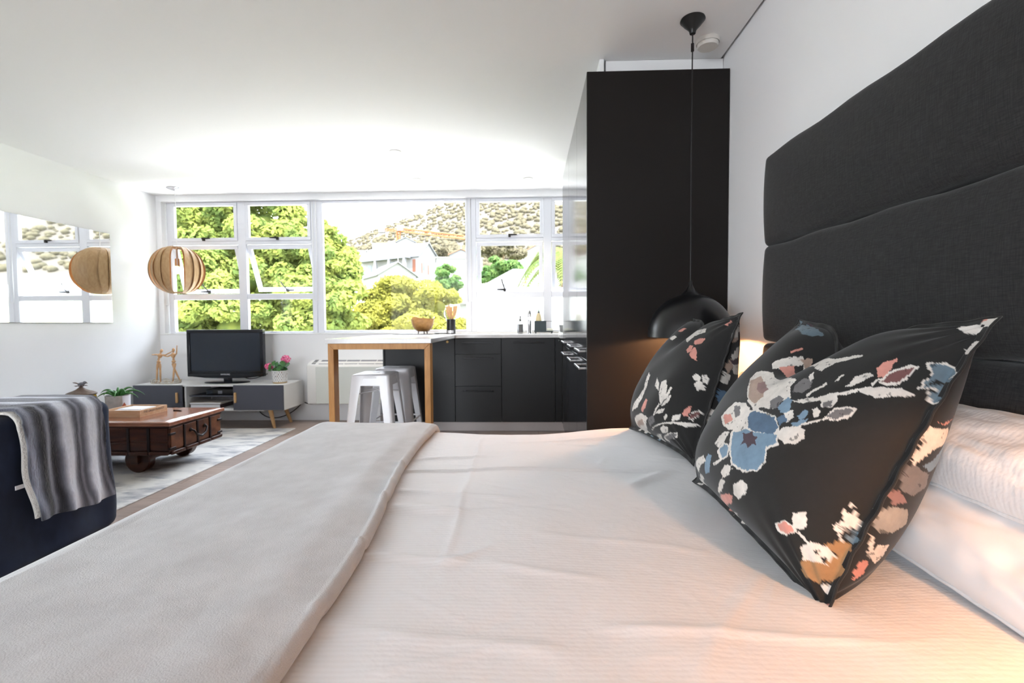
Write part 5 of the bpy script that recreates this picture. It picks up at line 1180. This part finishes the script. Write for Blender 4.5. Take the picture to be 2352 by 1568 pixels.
# mountain slope
def ridge_h(x): return 92 + .40 * np.clip(x + 260, -60, 600) + 6 * (fbm(x * .02 + 5, x * 0 + 1, 3) - .5) * 2
mx_ = np.linspace(-420, 420, 150); my_ = np.linspace(185, 780, 110); MX, MY = np.meshgrid(mx_, my_, indexing='ij')
def mtn(X, Y):
    f = sstep(170, 620, Y) * .55 + .45 * np.clip((Y - 170) / 450, 0, 1)
    back = np.clip((Y - 620) / 200, 0, 1)
    return 12 + (ridge_h(X * 600 / np.maximum(Y, 300)) - 12) * f - 40 * back + 7 * (fbm(X * .025, Y * .025, 6, 5) - .5) * f
MB().grid(np.stack([MX, MY, mtn(MX, MY)], -1)).build('mountain', 'hill', label='sunlit dry mountain slope beyond the white houses', cat='mountain', smooth=180)
def blob_field(n, xr, yr, rmin, rmax, fz, seed, sq=.7, dens=None):
    rg = np.random.default_rng(seed); V = []; Fc = []
    base = MB().ell((0, 0, 0), (1, 1, 1), 6, 4); bv = np.array(base.v); bf = np.array([f for f in base.f])
    k = 0; it = 0
    while k < n and it < n * 6:
        it += 1
        x, y = rg.uniform(*xr), rg.uniform(*yr)
        if dens is not None and rg.random() > dens(x, y): continue
        r = rg.uniform(rmin, rmax); p = bv * np.array([r, r, r * sq]) * (1 + .35 * (rg.random(bv.shape) - .5)) + np.array([x, y, float(fz(np.array(x), np.array(y))) + r * .3])
        V.append(p); Fc.append(bf + k * len(bv)); k += 1
    b = MB(); b.v = [tuple(p) for p in np.concatenate(V).tolist()]; b.f = [tuple(f) for f in np.concatenate(Fc).tolist()]; return b
blob_field(9000, (-300, 260), (200, 640), .7, 2.5, mtn, 5, .8, lambda x, y: float(np.clip(1.25 - (y - 200) / 330 + .9 * (fbm(np.array(x * .02), np.array(y * .02), 8) - .5), .03, 1))).build('mountain_scrub', 'leaf4', label='olive scrub and pines scattered over the mountain slope', cat='scrub', kind='stuff', smooth=180)

def foliage(blobs, n, size, seed, flat=.5):
    """leaf blades scattered in the shells of ellipsoids (x, y, z, rx, ry, rz)"""
    rg = np.random.default_rng(seed); vol = np.array([b[3] * b[4] + b[4] * b[5] + b[3] * b[5] for b in blobs]); pr = vol / vol.sum()
    idx = rg.choice(len(blobs), n, p=pr); B = np.array(blobs)[idx]
    d = rg.normal(size=(n, 3)); d /= np.linalg.norm(d, axis=1, keepdims=True)
    cl = fbm(d[:, 0] * 3.1 + idx * 7.3, d[:, 1] * 3.1 + d[:, 2] * 2.7, seed, 3)
    r = (.62 + .38 * rg.random(n) ** .5) * (.78 + .44 * cl)
    P = B[:, :3] + d * B[:, 3:] * r[:, None]
    nrm = d * .7 + rg.normal(size=(n, 3)) * .6 + np.array([0, -.2, .5]); nrm /= np.linalg.norm(nrm, axis=1, keepdims=True)
    a = np.cross(nrm, rg.normal(size=(n, 3))); a /= np.linalg.norm(a, axis=1, keepdims=True); b = np.cross(nrm, a)
    s = size * rg.uniform(.6, 1.3, (n, 1))
    V = np.stack([P - a * s, P + b * s * .55, P + a * s, P - b * s * .55], 1).reshape(-1, 3)
    F = np.arange(n * 4).reshape(n, 4)
    m = MB(); m.v = list(map(tuple, V.tolist())); m.f = list(map(tuple, F.tolist())); return m
def clumps(blobs, k, fr, seed):
    rg = np.random.default_rng(seed); out = []
    for b in blobs:
        for i in range(k):
            d = rg.normal(size=3); d /= np.linalg.norm(d); d[1] -= .25; r = fr * rg.uniform(.7, 1.3)
            out.append((b[0] + d[0] * b[3] * .78, b[1] + d[1] * b[4] * .78, b[2] + d[2] * b[5] * .78, b[3] * r, b[4] * r, b[5] * r * .75))
    return out
def tree(name, base, blobs, n, size, leafm, label, seed, branches=5, tr=.25, core=True):
    t = thing(name, base, label, 'tree', 'trees outside the window')
    foliage(clumps(blobs, 16, .36, seed), n, size, seed).build('foliage', leafm, t, kind='stuff')
    if core:
        c = MB()
        for b in blobs: c.ell(b[:3], (b[3] * .3, b[4] * .3, b[5] * .3), 10, 8)
        c.build('inner_foliage', leafm, t, smooth=180, kind='stuff')
    top = Vector((sum(b[0] for b in blobs) / len(blobs), sum(b[1] for b in blobs) / len(blobs), sum(b[2] for b in blobs) / len(blobs)))
    MB().tube([base, Vector(base) * .5 + top * .5 + Vector((.2, 0, 0)), top], [tr, tr * .8, tr * .5], 10).build('trunk', 'bark', t, smooth=60)
    for b in blobs[:branches]:
        MB().tube([Vector(base) * .4 + top * .6, (Vector(base) * .2 + top * .8) * .5 + Vector(b[:3]) * .5, Vector(b[:3]) + Vector((0, 0, b[5] * .3))], [tr * .45, tr * .3, tr * .12], 8).build('branch', 'bark', t, smooth=60)
    return t
def at(px, py, Y):   # helper measured from the photo: direction at a pixel, placed at its own distance
    d = _m @ Vector(((px - 1176) / 1100, -(py - 784) / 1100, -1)); return Vector((0, 0, 1.05)) + d * (Y / d.y)
def blobs_from(lst):
    out = []
    for (px_2, py_2, Y, rp, asp, dep) in lst:
        c = at(px_2, py_2, Y); r = rp * Y / 1100; out.append((c.x, c.y, c.z, r, r * dep, r * asp))
    return out
bl = blobs_from([(420, 520, 20, 120, 1., 1.), (520, 470, 21, 110, .9, 1.), (610, 520, 20, 95, .9, 1.), (450, 640, 19, 120, .9, 1.), (580, 640, 19, 120, 1., 1.), (680, 600, 19.5, 95, 1., 1.), (700, 540, 20.5, 70, .6, 1.),
                 (745, 620, 19, 80, .95, 1.), (690, 720, 18.5, 110, .9, 1.), (540, 760, 18.5, 130, .8, 1.), (400, 760, 19, 110, .9, 1.), (785, 640, 18.6, 50, .9, 1.), (770, 700, 18, 85, .9, 1.), (640, 440, 21.5, 45, .9, 1.), (320, 640, 20, 110, 1.3, 1.), (760, 555, 19.2, 40, .8, 1.)])
tree('plane_tree', (-9.2, 20.5, -4.8), bl, 110000, .115, 'leaf1', 'tall bright green plane tree filling the left windows', 3, 8, .35)
bl = blobs_from([(940, 725, 24, 105, .82, 1.), (930, 690, 24, 75, .75, 1.), (1005, 705, 23.5, 62, .8, 1.), (880, 720, 23, 70, .8, 1.), (960, 750, 22.5, 95, .7, 1.), (1035, 755, 23, 50, .9, 1.), (850, 770, 22, 80, .7, 1.), (800, 745, 21.5, 60, .7, 1.), (730, 770, 21, 60, .5, 1.), (1050, 800, 23, 60, .9, 1.)])
tree('domed_tree', (-6.0, 23.5, -4.4), bl, 80000, .085, 'leaf2', 'rounded yellow-green tree below the white gabled house', 5, 5, .25)
bl = blobs_from([(1025, 630, 60, 24, .9, 1.), (1040, 650, 59, 22, .8, 1.), (1015, 655, 58, 20, .8, 1.)])
tree('green_tree', (-10.2, 60, 0), bl, 5000, .32, 'leaf3', 'small fresh green tree beside the white gabled house', 7, 2, .2)
bl = blobs_from([(1140, 615, 75, 34, .7, 1.), (1175, 618, 76, 28, .7, 1.), (1115, 632, 74, 22, .7, 1.)])
tree('broad_tree', (-4.6, 76, 2), bl, 6000, .36, 'leaf3', 'broad green tree above the grey hipped roof', 9, 2, .25)
bl = blobs_from([(1120, 578, 110, 26, .6, 1.), (1160, 575, 112, 32, .55, 1.), (1190, 585, 111, 22, .5, 1.)])
tree('pine_tree', (-6.6, 112, 6), bl, 5000, .5, 'leaf4', 'spreading olive-coloured pine tree before the terracotta roofs', 11, 2, .3)
bl = blobs_from([(1018, 580, 150, 14, .9, 1.), (1000, 575, 152, 12, .7, 1.)])
tree('shrub_tree', (-27, 152, 14), bl, 1800, .6, 'leaf4', 'small olive tree behind the gable ridge', 13, 1, .2)
# palm
t = thing('palm_tree', (1.75, 26, -4.0), 'feather palm with arching fronds at the right window', 'tree', 'trees outside the window')
pc = at(1297, 612, 26); MB().tube([(pc.x, pc.y, -4.0), (pc.x + .1, pc.y, 0), tuple(pc)], [.3, .26, .22], 12).build('trunk', 'bark', t, smooth=60)
for k in range(34):
    a = k * 2.4; el = random.uniform(-.2, 1.1); L = random.uniform(2.2, 3.0); d = Vector((math.cos(a), math.sin(a), 0))
    pts = bez(pc, pc + d * L * .3 + Vector((0, 0, L * .55 * el + .3)), pc + d * L * .7 + Vector((0, 0, L * .5 * el)), pc + d * L + Vector((0, 0, -L * (.75 - .6 * el))), 16)
    f = MB()
    for i in range(1, 17):
        p = pts[i]; tn = (pts[i] - pts[i - 1]).normalized(); sd_ = tn.cross(Vector((0, 0, 1))).normalized(); ll = .55 * math.sin(math.pi * (i / 17) ** .7) + .08
        for s_ in (-1, 1):
            for q_ in (0, .5):
                b0 = pts[i - 1].lerp(p, q_); tip = b0 + sd_ * s_ * ll + tn * ll * .5 + Vector((0, 0, -.25 * ll)); f.add([b0 - tn * .055, b0 + tn * .055, tip], [(0, 1, 2)])
    f.tube(pts, .015, 4); f.build('frond', 'palmleaf', t)

# white houses
def slab_house(name, A, ang, L, W, z0, ze, zr, label, roofm='roof', ov=.5, wins=(), gable=True, wallm='house'):
    """A: front corner; long axis AC at ang+90, gable axis AB at ang; wins: (face, s0, s1, z0, z1, mat)"""
    ca, sa = math.cos(ang), math.sin(ang); e1 = Vector((ca, sa, 0)); e2 = Vector((-sa, ca, 0)); A = Vector((A[0], A[1], 0))
    t = thing(name, (A + e1 * W / 2 + e2 * L / 2 + Vector((0, 0, z0))), label, 'house', 'white houses on the hillside')
    P = lambda a, b, z: A + e1 * a + e2 * b + Vector((0, 0, z))
    MB().hexa([P(0, 0, z0), P(W, 0, z0), P(W, L, z0), P(0, L, z0)], [P(0, 0, ze), P(W, 0, ze), P(W, L, ze), P(0, L, ze)]).build('walls', wallm, t)
    if gable:
        MB().prism([(0, ze), (W, ze), (W / 2, zr)], lambda p: P(p[0], .02, p[1]), lambda p: P(p[0], L - .02, p[1])).build('gable', wallm, t)
        k = (zr - ze) / (W / 2)
        for s_ in (0, 1):
            x0, x1 = (-ov, W / 2) if s_ == 0 else (W + ov, W / 2); zz0 = ze - ov * k
            MB().hexa([P(x0, -ov, zz0 + .05), P(x1, -ov, zr + .05), P(x1, L + ov, zr + .05), P(x0, L + ov, zz0 + .05)], [P(x0, -ov, zz0 + .3), P(x1, -ov, zr + .3), P(x1, L + ov, zr + .3), P(x0, L + ov, zz0 + .3)]).build('roof_slope', roofm, t)
        MB().hexa([P(W / 2 - .12, -ov - .1, zr), P(W / 2 + .12, -ov - .1, zr), P(W / 2 + .12, -ov + .1, zr), P(W / 2 - .12, -ov + .1, zr)], [P(W / 2 - .05, -ov - .05, zr + 1.2), P(W / 2 + .05, -ov - .05, zr + 1.2), P(W / 2 + .05, -ov + .05, zr + 1.2), P(W / 2 - .05, -ov + .05, zr + 1.2)]).build('finial', wallm, t)
    else:
        MB().hexa([P(-.2, -.2, ze), P(W + .2, -.2, ze), P(W + .2, L + .2, ze), P(-.2, L + .2, ze)], [P(-.2, -.2, ze + .35), P(W + .2, -.2, ze + .35), P(W + .2, L + .2, ze + .35), P(-.2, L + .2, ze + .35)]).build('parapet', wallm, t)
    for (fc, s0, s1, za, zb, mm) in wins:
        if fc == 'g': q = [P(s0, -.06, za), P(s1, -.06, za), P(s1, .05, za), P(s0, .05, za)]
        else: q = [P(-.06, s0, za), P(.05, s0, za), P(.05, s1, za), P(-.06, s1, za)]
        MB().hexa(q, [p + Vector((0, 0, zb - za)) for p in q]).build('window' if mm == 'houseglass' else 'shutter', mm, t)
    return t, P
a0 = at(962, 600, 130)
t, P = slab_house('gabled_house', (a0.x, a0.y), R_(60), 23, 7.4, 8.0, 19.6, 23.2, 'white gabled house with long pale roof and veranda columns',
    wins=[('g', 1.6, 2.3, 15.6, 18.0, 'houseglass'), ('g', 1.0, 1.3, 14.8, 17.6, 'shutter'), ('g', 3.6, 3.9, 14.6, 17.2, 'shutter'), ('l', 1.2, 2.3, 15.2, 18.6, 'shutter'), ('l', 9.5, 11, 16, 18.4, 'houseglass'), ('l', 16, 17.2, 16, 18, 'houseglass'), ('l', 18.5, 20, 15.8, 18, 'houseglass')])
MB().hexa([P(-2.2, 2.6, 18.9), P(0, 2.6, 18.9), P(0, 22.5, 18.9), P(-2.2, 22.5, 18.9)], [P(-2.2, 2.6, 19.2), P(0, 2.6, 19.6), P(0, 22.5, 19.6), P(-2.2, 22.5, 19.2)]).build('veranda_roof', 'roof', t)
for s_ in (3.2, 9.0, 14.5): MB().hexa([P(-2.2, s_, 14.5), P(-1.4, s_, 14.5), P(-1.4, s_ + .9, 14.5), P(-2.2, s_ + .9, 14.5)], [P(-2.1, s_, 18.95), P(-1.5, s_, 18.95), P(-1.5, s_ + .8, 18.95), P(-2.1, s_ + .8, 18.95)]).build('column', 'house', t)
a0 = at(868, 640, 112)
t, P = slab_house('lower_house', (a0.x, a0.y), R_(35), 12, 9.5, 4.0, 12.6, 15.6, 'lower white house with small gable in front of the gabled house', ov=.6,
    wins=[('g', 1.0, 1.35, 8.6, 12.0, 'shutter'), ('g', 2.6, 2.9, 8.8, 11.8, 'shutter'), ('g', 1.5, 2.4, 9.2, 12.0, 'houseglass')])
a0 = at(1003, 640, 122)
slab_house('flat_house', (a0.x, a0.y), R_(12), 9, 11.8, 4.0, 17.6, 17.6, 'white flat-roofed house with wide pale windows right of the gable', gable=False,
    wins=[('g', .3, 1.6, 14.6, 16.0, 'houseglass'), ('g', 2.6, 5.0, 14.0, 16.4, 'houseglass'), ('g', 6.6, 7.4, 12.2, 16.6, 'houseglass'), ('g', 6.4, 7.4, 6.0, 7.4, 'shutter')])
a0 = at(1015, 595, 150); slab_house('red_roof_house', (a0.x, a0.y), R_(10), 9, 12, 8, 21.4, 24.2, 'white house with sloping terracotta roof behind the flat house', 'terraroof')
a0 = at(795, 590, 170); slab_house('hill_house', (a0.x, a0.y), R_(8), 8, 7, 12, 27, 27, 'small white cube house left of the gabled house with one window', gable=False, wins=[('g', 2.6, 4.6, 21.8, 24.6, 'houseglass')])
a0 = at(855, 570, 175); slab_house('ridge_block', (a0.x, a0.y), R_(5), 8, 17, 14, 30.2, 30.2, 'low white block showing above the gabled roof ridge', gable=False)
a0 = at(912, 570, 176); slab_house('ridge_pavilion', (a0.x, a0.y), R_(5), 7, 6.4, 14, 31.0, 32.6, 'small white pavilion with shallow gable at the crane foot', wins=[('g', 1.6, 2.2, 28.6, 29.6, 'houseglass'), ('g', 4.0, 4.6, 28.4, 29.2, 'houseglass')])
a0 = at(1190, 600, 160); slab_house('terracotta_house', (a0.x, a0.y), R_(6), 9, 13, 8, 23.4, 27, 'white house with terracotta roof and row of small windows', 'terraroof',
    wins=[('g', 2 + 2.2 * k, 2.8 + 2.2 * k, 20.4, 22.4, 'houseglass') for k in range(5)])
# grey hipped roof
t = thing('hipped_roof_house', (.0, 55, -2), 'house with a broad pale grey hipped roof outside the right window', 'house', 'white houses on the hillside')
pk, pk2 = at(1178, 617, 54), at(1262, 619, 56); e0, e1, e2, e3 = at(1040, 694, 47), at(1300, 668, 47), at(1330, 640, 63), at(1085, 645, 62)
ez = 3.2
E = [Vector((p.x, p.y, ez)) for p in (e0, e1, e2, e3)]
MB().add([E[0], E[1], pk2, pk], [(0, 1, 2, 3)]).add([E[0] - Vector((0, 0, .3)), E[1] - Vector((0, 0, .3)), E[1], E[0]], [(0, 1, 2, 3)]).build('roof_front', 'rooftile', t)
MB().add([E[3], E[0], pk], [(0, 1, 2)]).build('roof_left', 'rooftile', t); MB().add([E[1], E[2], pk2], [(0, 1, 2)]).build('roof_right', 'rooftile', t); MB().add([E[2], E[3], pk, pk2], [(0, 1, 2, 3)]).build('roof_back', 'rooftile', t)
MB().hexa([(e0.x + .6, 47.6, -3), (e1.x - .6, 47.6, -3), (e2.x - .6, 62, -3), (e3.x + .6, 62, -3)], [(e0.x + .6, 47.6, ez), (e1.x - .6, 47.6, ez), (e2.x - .6, 62, ez), (e3.x + .6, 62, ez)]).build('walls', 'house', t)
vp_ = at(1158, 655, 50); MB().cyl(vp_ - Vector((0, 0, 1.0)), vp_ + Vector((0, 0, .1)), .09, .09, 10).cyl(vp_ + Vector((0, 0, .1)), vp_ + Vector((0, 0, .25)), .2, .1, 10).build('vent_pipe', 'greyplastic', t)
# garden wall
g0 = at(745, 762, 16); MB().box(g0.x, g0.x + 1.3, 16, 16.3, -5.5, g0.z + .02).build('garden_parapet', 'house', label='white garden parapet top at the foot of the plane tree', cat='parapet')
# tower crane
t = thing('tower_crane', tuple(at(915, 560, 230)), 'orange tower crane with lattice jib on the mountain side', 'crane')
def lattice(p, q, w, n, name, m='crane'):
    p, q = Vector(p), Vector(q); d = (q - p); dn = d.normalized(); up = Vector((0, 0, 1)) if abs(dn.z) < .8 else Vector((0, 1, 0)); sd_ = dn.cross(up).normalized(); up = sd_.cross(dn)
    b = MB(); cs = [(-1, -1), (1, -1), (1, 1), (-1, 1)]
    for s_, u_ in cs: b.tube([p + (sd_ * s_ + up * u_) * w, q + (sd_ * s_ + up * u_) * w], w * .26, 5)
    for i in range(n):
        a, c = p + d * i / n, p + d * (i + 1) / n
        for k in range(4):
            k2 = (k + 1) % 4; b.tube([a + (sd_ * cs[k][0] + up * cs[k][1]) * w, c + (sd_ * cs[k2][0] + up * cs[k2][1]) * w], w * .14, 4)
    return b.build(name, m, t)
c0, c1 = at(915, 585, 230), at(915, 527, 230); lattice(c0, c1, .75, 8, 'mast')
c2, c3 = at(915, 527, 230), at(1066, 545, 215); lattice(c2, c3, .75, 26, 'jib'); c4 = at(876, 528, 232); lattice(c2, c4, .5, 6, 'counter_jib')
for p_, s_ in ((at(920, 524, 229), 1.6), (at(877, 528, 231), 1.5)): MB().box(p_.x - s_, p_.x + s_, p_.y - 1, p_.y + 1, p_.z - s_ * .85, p_.z + s_ * .85).build('cab' if s_ > 1.55 else 'counterweight', 'house', t, bevel=.1)
